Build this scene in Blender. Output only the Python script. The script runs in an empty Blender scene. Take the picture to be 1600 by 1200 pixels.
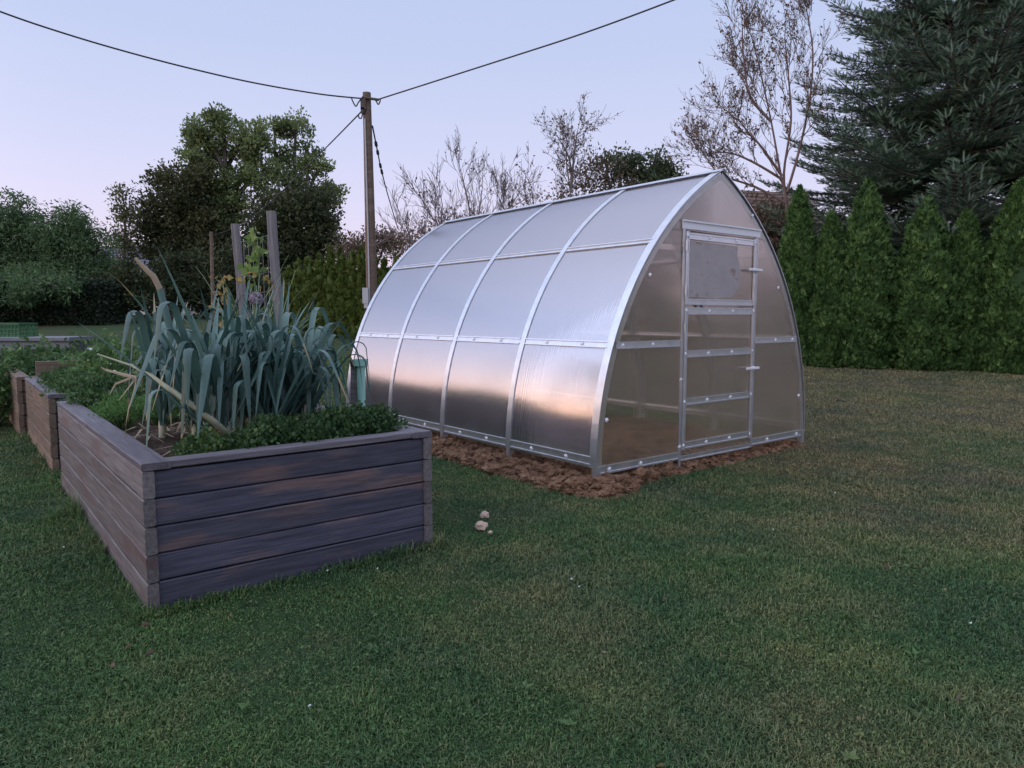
import bpy, math, random
import numpy as np
from mathutils import Vector, Matrix

rad = math.radians
rng = np.random.default_rng(11)
random.seed(11)
SC = bpy.context.scene
COL = SC.collection

# ------------------------------------------------------------------ camera
F, PITCH, CH = 1116.0, math.atan(105 / 1116), 1.2
cam = bpy.data.cameras.new('camera')
cam.sensor_width = 36
cam.lens = 36 * F / 1600
cam.clip_start = 0.05
cam.clip_end = 3000
co = bpy.data.objects.new('camera', cam)
co.location = (0, 0, CH)
co.rotation_euler = (math.pi / 2 - PITCH, 0, 0)
COL.objects.link(co)
SC.camera = co


def ray(u, v):
    a = (u - 800) / F
    b = (600 - v) / F
    return np.array([a, math.cos(PITCH) + b * math.sin(PITCH), -math.sin(PITCH) + b * math.cos(PITCH)])


def at(u, v, y):
    r = ray(u, v)
    return np.array([0, 0, CH]) + r * (y / r[1])


def gp(u, v, z=0.0):
    r = ray(u, v)
    return np.array([0, 0, CH]) + r * ((z - CH) / r[2])


def ground_z(x, y):
    x = np.asarray(x, float)
    y = np.asarray(y, float)
    d = y - 9
    s = 0.05 * np.where(d > 12, 12 + d * 0, 0) * 0
    up = 0.05 * np.logaddexp(0, d / 1.2) * 1.2
    up = np.minimum(up, 1.3)
    return up + s + 0.012 * np.sin(x * 1.3 + 0.4) * np.sin(y * 0.9)


D1 = np.array([-0.6213, 0.7836, 0.0])      # the long direction of greenhouse and beds
D2 = np.array([0.7836, 0.6213, 0.0])       # their width direction
ROT = math.atan2(D2[1], D2[0])

# ------------------------------------------------------------------ mesh helper


class MB:
    def __init__(s):
        s.V, s.F, s.T, s.M, s.n = [], [], [], [], 0

    def add(s, V, F, tint=0.5, mi=0):
        V = np.asarray(V, float).reshape(-1, 3)
        F = np.asarray(F, np.int64)
        if F.ndim == 1:
            F = F.reshape(1, -1)
        s.V.append(V)
        s.F.append(F + s.n)
        t = np.empty(len(F))
        t[:] = tint
        s.T.append(t)
        m = np.empty(len(F), np.int32)
        m[:] = mi
        s.M.append(m)
        s.n += len(V)

    def box(s, lo, hi, tint=0.5, mi=0, M=None):
        x0, y0, z0 = lo
        x1, y1, z1 = hi
        V = np.array([(x0, y0, z0), (x1, y0, z0), (x1, y1, z0), (x0, y1, z0), (x0, y0, z1), (x1, y0, z1), (x1, y1, z1), (x0, y1, z1)], float)
        if M is not None:
            V = V @ np.array(M)[:3, :3].T + np.array(M)[:3, 3]
        s.add(V, [(0, 3, 2, 1), (4, 5, 6, 7), (0, 1, 5, 4), (1, 2, 6, 5), (2, 3, 7, 6), (3, 0, 4, 7)], tint, mi)

    def cbox(s, lo, hi, c=0.004, tint=0.5, mi=0, axis=0, rnd=0.0):
        """bar with chamfered long edges along AXIS"""
        lo, hi = np.array(lo, float), np.array(hi, float)
        a = axis
        b, d = [(1, 2), (2, 0), (0, 1)][a]
        b0, b1, d0, d1 = lo[b], hi[b], lo[d], hi[d]
        P = [(b0 + c, d0), (b1 - c, d0), (b1, d0 + c), (b1, d1 - c), (b1 - c, d1), (b0 + c, d1), (b0, d1 - c), (b0, d0 + c)]
        ns = max(1, int((hi[a] - lo[a]) / 0.25)) if rnd else 1
        rings = []
        for k in range(ns + 1):
            f = lo[a] + (hi[a] - lo[a]) * k / ns
            j = rng.normal(0, rnd, 2) if rnd else (0, 0)
            R = np.zeros((8, 3))
            R[:, a] = f
            R[:, b] = [p[0] + j[0] for p in P]
            R[:, d] = [p[1] + j[1] for p in P]
            rings.append(R)
        V = np.concatenate(rings)
        fs = []
        for k in range(ns):
            for i in range(8):
                fs.append((k * 8 + i, k * 8 + (i + 1) % 8, k * 8 + 8 + (i + 1) % 8, k * 8 + 8 + i))
        s.add(V, fs, tint, mi)
        s.add(rings[0], [tuple(range(7, -1, -1))], tint, mi)
        s.add(rings[-1], [tuple(range(8))], tint, mi)

    def tube(s, pts, r, n=6, tint=0.5, mi=0, cap=True):
        P = np.asarray(pts, float)
        k = len(P)
        r = np.broadcast_to(np.asarray(r, float), (k,))
        T = np.empty_like(P)
        T[1:-1] = P[2:] - P[:-2]
        T[0] = P[1] - P[0]
        T[-1] = P[-1] - P[-2]
        T /= np.maximum(np.linalg.norm(T, axis=1, keepdims=True), 1e-9)
        ref = np.array([0, 0, 1.0]) if abs(T[0, 2]) < 0.8 else np.array([1.0, 0, 0])
        U = ref - (T @ ref)[:, None] * T
        U /= np.maximum(np.linalg.norm(U, axis=1, keepdims=True), 1e-9)
        W = np.cross(T, U)
        a = np.arange(n) * 2 * math.pi / n
        V = P[:, None, :] + r[:, None, None] * (np.cos(a)[None, :, None] * U[:, None, :] + np.sin(a)[None, :, None] * W[:, None, :])
        i = np.arange(k - 1)[:, None] * n
        j = np.arange(n)[None, :]
        j2 = (j + 1) % n
        Fq = np.stack([i + j, i + j2, i + n + j2, i + n + j], -1).reshape(-1, 4)
        s.add(V.reshape(-1, 3), Fq, tint, mi)
        if cap:
            s.add(V[0], [tuple(range(n - 1, -1, -1))], tint, mi)
            s.add(V[-1], [tuple(range(n))], tint, mi)

    def ribbon(s, pts, wid, side, tint=0.5, mi=0, fold=0.25):
        """strap leaf: two half strips folded along a midrib"""
        P = np.asarray(pts, float)
        k = len(P)
        T = np.gradient(P, axis=0)
        T /= np.maximum(np.linalg.norm(T, axis=1, keepdims=True), 1e-9)
        S = np.asarray(side, float)
        S = S - (T @ S)[:, None] * T
        S /= np.maximum(np.linalg.norm(S, axis=1, keepdims=True), 1e-9)
        N = np.cross(T, S)
        w = np.asarray(wid, float)[:, None]
        L = P + S * w + N * w * fold
        Rr = P - S * w + N * w * fold
        V = np.stack([L, P, Rr], 1).reshape(-1, 3)
        fs = []
        for i in range(k - 1):
            a = i * 3
            fs += [(a, a + 1, a + 4, a + 3), (a + 1, a + 2, a + 5, a + 4)]
        s.add(V, fs, tint, mi)

    def lathe(s, prof, n=16, c=(0, 0, 0), tint=0.5, mi=0):
        prof = np.array(prof, float)
        a = np.arange(n) * 2 * math.pi / n
        V = np.zeros((len(prof), n, 3))
        V[:, :, 0] = prof[:, :1] * np.cos(a)
        V[:, :, 1] = prof[:, :1] * np.sin(a)
        V[:, :, 2] = prof[:, 1:2]
        i = np.arange(len(prof) - 1)[:, None] * n
        j = np.arange(n)[None, :]
        j2 = (j + 1) % n
        Fq = np.stack([i + j, i + j2, i + n + j2, i + n + j], -1).reshape(-1, 4)
        s.add(V.reshape(-1, 3) + np.array(c), Fq, tint, mi)

    def blob(s, c, r, sub=1, jit=0.2, tint=0.5, mi=0):
        V, Fa = ICO[sub]
        k = 1 + rng.uniform(-jit, jit, len(V))
        s.add(V * k[:, None] * np.asarray(r, float) + np.asarray(c, float), Fa, tint, mi)

    def build(s, name, mats, parent=None, loc=(0, 0, 0), rotz=0.0, smooth=False):
        me = bpy.data.meshes.new(name)
        if s.V:
            V = np.concatenate(s.V)
            me.vertices.add(len(V))
            me.vertices.foreach_set('co', V.ravel().astype(np.float32))
            idx = np.concatenate([f.ravel() for f in s.F]).astype(np.int32)
            cnt = np.concatenate([np.full(len(f), f.shape[1], np.int32) for f in s.F])
            start = np.concatenate([[0], np.cumsum(cnt)[:-1]]).astype(np.int32)
            me.loops.add(len(idx))
            me.loops.foreach_set('vertex_index', idx)
            me.polygons.add(len(cnt))
            me.polygons.foreach_set('loop_start', start)
            me.polygons.foreach_set('material_index', np.concatenate(s.M))
            me.polygons.foreach_set('use_smooth', np.full(len(cnt), bool(smooth)))
            at_ = me.attributes.new('tint', 'FLOAT', 'FACE')
            at_.data.foreach_set('value', np.concatenate(s.T).astype(np.float32))
            me.update(calc_edges=True)
            me.validate()
        for m in (mats if isinstance(mats, (list, tuple)) else [mats]):
            me.materials.append(m)
        o = bpy.data.objects.new(name, me)
        o.location = loc
        o.rotation_euler = (0, 0, rotz)
        COL.objects.link(o)
        if parent is not None:
            o.parent = parent
        return o


def ico(sub):
    import bmesh
    bm = bmesh.new()
    bmesh.ops.create_icosphere(bm, subdivisions=sub, radius=1)
    V = np.array([v.co[:] for v in bm.verts])
    Fa = np.array([[v.index for v in f.verts] for f in bm.faces])
    bm.free()
    return V, Fa


ICO = {1: ico(1), 2: ico(2), 3: ico(3)}


def tag(o, label, cat, group=None):
    o['label'] = label
    o['category'] = cat
    if group:
        o['group'] = group
    return o


def kind(o, k):
    o['kind'] = k
    return o


def thing(name, label, cat, loc=(0, 0, 0), rotz=0.0, group=None):
    o = bpy.data.objects.new(name, None)
    o.empty_display_size = 0.2
    o.location = tuple(float(v) for v in loc)
    o.rotation_euler = (0, 0, rotz)
    COL.objects.link(o)
    return tag(o, label, cat, group)


def unit(v):
    v = np.asarray(v, float)
    return v / np.maximum(np.linalg.norm(v, axis=-1, keepdims=True), 1e-9)


def leaf_cloud(mb, P, size, aspect=0.5, up=0.3, out=None, tint=(0.1, 0.9), droop=0.0, mi=0):
    """diamond leaves at points P; OUT gives the direction they lean to"""
    n = len(P)
    d = rng.normal(0, 1, (n, 3))
    d[:, 2] += up
    if out is not None:
        d = d * 0.6 + out
    d[:, 2] -= droop
    d = unit(d)
    w = unit(np.cross(d, rng.normal(0, 1, (n, 3))))
    nn = np.cross(d, w)
    sz = size * rng.uniform(0.6, 1.35, n)[:, None]
    a = P - d * sz * 0.5
    b = P + w * sz * 0.5 * aspect + nn * sz * 0.06 - d * sz * 0.08
    c = P + d * sz * 0.5 - nn * sz * 0.08
    e = P - w * sz * 0.5 * aspect + nn * sz * 0.06 - d * sz * 0.08
    V = np.stack([a, b, c, e], 1).reshape(-1, 3)
    Fq = np.arange(n * 4).reshape(n, 4)
    mb.add(V, Fq, rng.uniform(tint[0], tint[1], n), mi)


# ------------------------------------------------------------------ materials


def new_mat(name):
    m = bpy.data.materials.new(name)
    m.use_nodes = True
    nt = m.node_tree
    b = nt.nodes['Principled BSDF']
    return m, nt, b


def ramp(nt, stops, src=None, interp='LINEAR'):
    r = nt.nodes.new('ShaderNodeValToRGB')
    r.color_ramp.interpolation = interp
    el = r.color_ramp.elements
    while len(el) < len(stops):
        el.new(0.5)
    for e, (p, c) in zip(el, stops):
        e.position = p
        e.color = (c, c, c, 1) if isinstance(c, (int, float)) else (*c[:3], 1)
    if src is not None:
        nt.links.new(src, r.inputs[0])
    return r


def coords(nt, scale=(1, 1, 1), kind_='Object'):
    t = nt.nodes.new('ShaderNodeTexCoord')
    mp = nt.nodes.new('ShaderNodeMapping')
    mp.inputs['Scale'].default_value = scale
    nt.links.new(t.outputs[kind_], mp.inputs['Vector'])
    return mp.outputs['Vector']


def noise(nt, vec, scale, detail=4, rough=0.55):
    n = nt.nodes.new('ShaderNodeTexNoise')
    n.inputs['Scale'].default_value = scale
    n.inputs['Detail'].default_value = detail
    n.inputs['Roughness'].default_value = rough
    if vec is not None:
        nt.links.new(vec, n.inputs['Vector'])
    return n.outputs['Fac']


def mix(nt, fac, a, b, mode='MIX'):
    m = nt.nodes.new('ShaderNodeMix')
    m.data_type = 'RGBA'
    m.blend_type = mode
    for i, v in ((0, fac), (6, a), (7, b)):
        if isinstance(v, (int, float)):
            m.inputs[i].default_value = v
        elif isinstance(v, tuple):
            m.inputs[i].default_value = (*v[:3], 1)
        else:
            nt.links.new(v, m.inputs[i])
    return m.outputs[2]


def bump(nt, b, h, strength=0.4, dist=0.01):
    n = nt.nodes.new('ShaderNodeBump')
    n.inputs['Strength'].default_value = strength
    n.inputs['Distance'].default_value = dist
    nt.links.new(h, n.inputs['Height'])
    nt.links.new(n.outputs['Normal'], b.inputs['Normal'])


def tint_attr(nt):
    a = nt.nodes.new('ShaderNodeAttribute')
    a.attribute_name = 'tint'
    return a.outputs['Fac']


def plain(name, c, rough=0.6, metal=0.0, c2=None, scale=8, bmp=0.0, stretch=(1, 1, 1)):
    m, nt, b = new_mat(name)
    b.inputs['Roughness'].default_value = rough
    b.inputs['Metallic'].default_value = metal
    b.inputs['Base Color'].default_value = (*c, 1)
    if c2 is not None:
        v = coords(nt, stretch)
        f = noise(nt, v, scale, 5)
        r = ramp(nt, [(0.3, c), (0.7, c2)], f)
        nt.links.new(r.outputs[0], b.inputs['Base Color'])
        if bmp:
            bump(nt, b, f, bmp)
    return m


def foliage(name, stops, rough=0.55, trans=0.3, spec=0.3):
    """leaf colour from the per-leaf random value"""
    m, nt, b = new_mat(name)
    r = ramp(nt, stops, tint_attr(nt))
    nt.links.new(r.outputs[0], b.inputs['Base Color'])
    b.inputs['Roughness'].default_value = rough
    b.inputs['Specular IOR Level'].default_value = spec
    t = nt.nodes.new('ShaderNodeBsdfTranslucent')
    nt.links.new(r.outputs[0], t.inputs['Color'])
    mx = nt.nodes.new('ShaderNodeMixShader')
    mx.inputs[0].default_value = trans
    nt.links.new(b.outputs[0], mx.inputs[1])
    nt.links.new(t.outputs[0], mx.inputs[2])
    nt.links.new(mx.outputs[0], nt.nodes['Material Output'].inputs['Surface'])
    return m


def wood(name, base, base2, worn, amount, seed=0.0, rough=0.6):
    """boards: object X runs along the grain"""
    m, nt, b = new_mat(name)
    t = nt.nodes.new('ShaderNodeTexCoord')
    tin = tint_attr(nt)
    comb = nt.nodes.new('ShaderNodeCombineXYZ')
    mul = nt.nodes.new('ShaderNodeMath')
    mul.operation = 'MULTIPLY'
    mul.inputs[1].default_value = 37.0
    nt.links.new(tin, mul.inputs[0])
    nt.links.new(mul.outputs[0], comb.inputs[0])
    nt.links.new(mul.outputs[0], comb.inputs[1])
    ad = nt.nodes.new('ShaderNodeVectorMath')
    ad.operation = 'ADD'
    nt.links.new(t.outputs['Object'], ad.inputs[0])
    nt.links.new(comb.outputs[0], ad.inputs[1])

    def mp(sc):
        q = nt.nodes.new('ShaderNodeMapping')
        q.inputs['Scale'].default_value = sc
        q.inputs['Location'].default_value = (seed, seed, seed)
        nt.links.new(ad.outputs[0], q.inputs['Vector'])
        return q.outputs['Vector']
    g1 = noise(nt, mp((2.2, 40, 40)), 1.6, 6, 0.6)
    g2 = noise(nt, mp((3.0, 130, 130)), 1.5, 4, 0.6)
    big = noise(nt, mp((1.3, 3, 6)), 1.3, 4, 0.6)
    c = ramp(nt, [(0.32, base), (0.68, base2)], g1).outputs[0]
    wf = ramp(nt, [(amount, 0.0), (amount + 0.12, 1.0)], big)
    gm = nt.nodes.new('ShaderNodeMath')
    gm.operation = 'MULTIPLY'
    nt.links.new(wf.outputs[0], gm.inputs[0])
    sr = ramp(nt, [(0.35, 0.25), (0.65, 1.0)], g1)
    nt.links.new(sr.outputs[0], gm.inputs[1])
    c = mix(nt, gm.outputs[0], c, worn)
    cr = ramp(nt, [(0.34, 0.66), (0.5, 1.0)], g2)
    c = mix(nt, 1.0, c, cr.outputs[0], 'MULTIPLY')
    tr = ramp(nt, [(0, 0.7), (1, 1.3)], tin)
    c = mix(nt, 1.0, c, tr.outputs[0], 'MULTIPLY')
    nt.links.new(c, b.inputs['Base Color'])
    b.inputs['Roughness'].default_value = rough
    b.inputs['Specular IOR Level'].default_value = 0.35
    s = nt.nodes.new('ShaderNodeMath')
    s.operation = 'ADD'
    nt.links.new(g1, s.inputs[0])
    nt.links.new(g2, s.inputs[1])
    bump(nt, b, s.outputs[0], 0.28, 0.003)
    return m


def polycarbonate(name, axis, rr=0.12, milk=0.14, gl=0.18, tintc=(0.95, 0.94, 0.93), refl=0.6, dust=(0.78, 0.77, 0.90)):
    """twin-wall sheet: blurred see-through, sky reflections, fine channels along the sheet, a little dust"""
    m, nt, b = new_mat(name)
    nt.nodes.remove(b)
    ch = noise(nt, coords(nt, (75, 0.0, 0.0) if axis == 'x' else (0.0, 75, 0.0)), 1.0, 2, 0.7)
    du = noise(nt, coords(nt, (1, 1, 1)), 3.2, 5, 0.65)
    bp = nt.nodes.new('ShaderNodeBump')
    bp.inputs['Strength'].default_value = 0.09
    bp.inputs['Distance'].default_value = 0.004
    wv = noise(nt, coords(nt, (3, 3, 3)), 1.0, 2)
    sm = nt.nodes.new('ShaderNodeMath')
    sm.operation = 'MULTIPLY_ADD'
    sm.inputs[1].default_value = 2.0
    nt.links.new(wv, sm.inputs[0])
    nt.links.new(ch, sm.inputs[2])
    nt.links.new(sm.outputs[0], bp.inputs['Height'])
    rf = nt.nodes.new('ShaderNodeBsdfRefraction')
    rf.inputs['Roughness'].default_value = rr
    rf.inputs['IOR'].default_value = 1.3
    rf.inputs['Color'].default_value = (*tintc, 1)
    g = nt.nodes.new('ShaderNodeBsdfGlossy')
    g.inputs['Roughness'].default_value = gl
    g.inputs['Color'].default_value = (0.93, 0.91, 0.95, 1)
    fr = nt.nodes.new('ShaderNodeFresnel')
    fr.inputs['IOR'].default_value = 1.6
    sc = nt.nodes.new('ShaderNodeMath')
    sc.operation = 'MULTIPLY_ADD'
    sc.inputs[1].default_value = refl
    sc.inputs[2].default_value = 0.03
    sc.use_clamp = True
    for n in (rf, g):
        nt.links.new(bp.outputs[0], n.inputs['Normal'])
    nt.links.new(fr.outputs[0], sc.inputs[0])
    mx = nt.nodes.new('ShaderNodeMixShader')
    nt.links.new(sc.outputs[0], mx.inputs[0])
    nt.links.new(rf.outputs[0], mx.inputs[1])
    nt.links.new(g.outputs[0], mx.inputs[2])
    tl = nt.nodes.new('ShaderNodeBsdfTranslucent')
    tl.inputs['Color'].default_value = (*dust, 1)
    df = nt.nodes.new('ShaderNodeBsdfDiffuse')
    df.inputs['Color'].default_value = (*dust, 1)
    m1 = nt.nodes.new('ShaderNodeMixShader')
    nt.links.new(tl.outputs[0], m1.inputs[1])
    nt.links.new(df.outputs[0], m1.inputs[2])
    a = ramp(nt, [(0.3, milk * 0.25), (0.7, milk * 1.8)], ch)
    d_ = ramp(nt, [(0.35, 0.8), (0.75, 1.6)], du)
    mm = nt.nodes.new('ShaderNodeMath')
    mm.operation = 'MULTIPLY'
    nt.links.new(a.outputs[0], mm.inputs[0])
    nt.links.new(d_.outputs[0], mm.inputs[1])
    m2 = nt.nodes.new('ShaderNodeMixShader')
    nt.links.new(mm.outputs[0], m2.inputs[0])
    nt.links.new(mx.outputs[0], m2.inputs[1])
    nt.links.new(m1.outputs[0], m2.inputs[2])
    nt.links.new(m2.outputs[0], nt.nodes['Material Output'].inputs['Surface'])
    return m


def lawn_mix(nt, vec):
    """dry share of the lawn by place: 0 green, 1 straw"""
    a = noise(nt, vec, 0.55, 3, 0.6)
    b_ = noise(nt, vec, 2.6, 4, 0.65)
    s = nt.nodes.new('ShaderNodeMath')
    s.operation = 'MULTIPLY_ADD'
    s.inputs[1].default_value = 0.5
    nt.links.new(b_, s.inputs[0])
    h = nt.nodes.new('ShaderNodeMath')
    h.operation = 'MULTIPLY'
    h.inputs[1].default_value = 0.75
    nt.links.new(a, h.inputs[0])
    nt.links.new(h.outputs[0], s.inputs[2])
    # the lawn east of the greenhouse is the driest
    sp = nt.nodes.new('ShaderNodeSeparateXYZ')
    nt.links.new(vec, sp.inputs[0])
    mr = nt.nodes.new('ShaderNodeMapRange')
    mr.inputs['From Min'].default_value = -2.0
    mr.inputs['From Max'].default_value = 5.0
    mr.inputs['To Min'].default_value = -0.07
    mr.inputs['To Max'].default_value = 0.13
    nt.links.new(sp.outputs[0], mr.inputs['Value'])
    mr2 = nt.nodes.new('ShaderNodeMapRange')
    mr2.inputs['From Min'].default_value = 2.0
    mr2.inputs['From Max'].default_value = 7.0
    mr2.inputs['To Min'].default_value = -0.03
    mr2.inputs['To Max'].default_value = 0.09
    nt.links.new(sp.outputs[1], mr2.inputs['Value'])
    ad = nt.nodes.new('ShaderNodeMath')
    nt.links.new(s.outputs[0], ad.inputs[0])
    nt.links.new(mr.outputs[0], ad.inputs[1])
    ad2 = nt.nodes.new('ShaderNodeMath')
    nt.links.new(ad.outputs[0], ad2.inputs[0])
    nt.links.new(mr2.outputs[0], ad2.inputs[1])
    return ramp(nt, [(0.56, 0.0), (0.86, 0.78)], ad2.outputs[0]).outputs[0]


def world_pos(nt):
    g = nt.nodes.new('ShaderNodeNewGeometry')
    return g.outputs['Position']


def lawn_ground_mat():
    m, nt, b = new_mat('lawn_ground')
    v = world_pos(nt)
    dry = lawn_mix(nt, v)
    f = noise(nt, v, 24, 6, 0.7)
    f2 = noise(nt, v, 90, 4, 0.7)
    gr = ramp(nt, [(0.3, (0.022, 0.045, 0.018)), (0.55, (0.055, 0.11, 0.045)), (0.75, (0.085, 0.15, 0.06))], f).outputs[0]
    dr = ramp(nt, [(0.3, (0.06, 0.042, 0.03)), (0.7, (0.17, 0.13, 0.085))], f).outputs[0]
    c = mix(nt, dry, gr, dr)
    k = ramp(nt, [(0.35, 0.5), (0.65, 1.25)], f2).outputs[0]
    c = mix(nt, 1.0, c, k, 'MULTIPLY')
    nt.links.new(c, b.inputs['Base Color'])
    b.inputs['Roughness'].default_value = 0.9
    b.inputs['Specular IOR Level'].default_value = 0.1
    s = nt.nodes.new('ShaderNodeMath')
    nt.links.new(f, s.inputs[0])
    nt.links.new(f2, s.inputs[1])
    bump(nt, b, s.outputs[0], 0.9, 0.03)
    return m


def grass_mat():
    m, nt, b = new_mat('grass_blades')
    v = world_pos(nt)
    dry = lawn_mix(nt, v)
    t = tint_attr(nt)
    gr = ramp(nt, [(0.0, (0.044, 0.09, 0.038)), (0.45, (0.085, 0.165, 0.063)), (0.84, (0.125, 0.235, 0.085)), (0.93, (0.17, 0.225, 0.09)), (1.0, (0.28, 0.25, 0.14))], t).outputs[0]
    dr = ramp(nt, [(0.0, (0.10, 0.125, 0.06)), (0.3, (0.225, 0.195, 0.115)), (1.0, (0.43, 0.34, 0.22))], t).outputs[0]
    c = mix(nt, dry, gr, dr)
    pt = noise(nt, v, 1.3, 3)
    k = ramp(nt, [(0.35, (0.72, 0.78, 0.85)), (0.65, (1.12, 1.08, 0.9))], pt).outputs[0]
    c = mix(nt, 1.0, c, k, 'MULTIPLY')
    nt.links.new(c, b.inputs['Base Color'])
    b.inputs['Roughness'].default_value = 0.6
    b.inputs['Specular IOR Level'].default_value = 0.25
    tl = nt.nodes.new('ShaderNodeBsdfTranslucent')
    nt.links.new(c, tl.inputs['Color'])
    mx = nt.nodes.new('ShaderNodeMixShader')
    mx.inputs[0].default_value = 0.25
    nt.links.new(b.outputs[0], mx.inputs[1])
    nt.links.new(tl.outputs[0], mx.inputs[2])
    nt.links.new(mx.outputs[0], nt.nodes['Material Output'].inputs['Surface'])
    return m


def soil_mat(name, a, b_, c_):
    m, nt, b = new_mat(name)
    v = world_pos(nt)
    f = noise(nt, v, 9, 6, 0.7)
    f2 = noise(nt, v, 45, 5, 0.7)
    c = ramp(nt, [(0.3, a), (0.5, b_), (0.72, c_)], f).outputs[0]
    k = ramp(nt, [(0.3, 0.6), (0.65, 1.2)], f2).outputs[0]
    c = mix(nt, 1.0, c, k, 'MULTIPLY')
    nt.links.new(c, b.inputs['Base Color'])
    b.inputs['Roughness'].default_value = 0.95
    b.inputs['Specular IOR Level'].default_value = 0.1
    s = nt.nodes.new('ShaderNodeMath')
    nt.links.new(f, s.inputs[0])
    nt.links.new(f2, s.inputs[1])
    bump(nt, b, s.outputs[0], 0.8, 0.02)
    return m


def bark(name, a, b_, sc=(6, 6, 1.2)):
    return plain(name, a, 0.85, 0, b_, 4, 0.5, sc)


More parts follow.
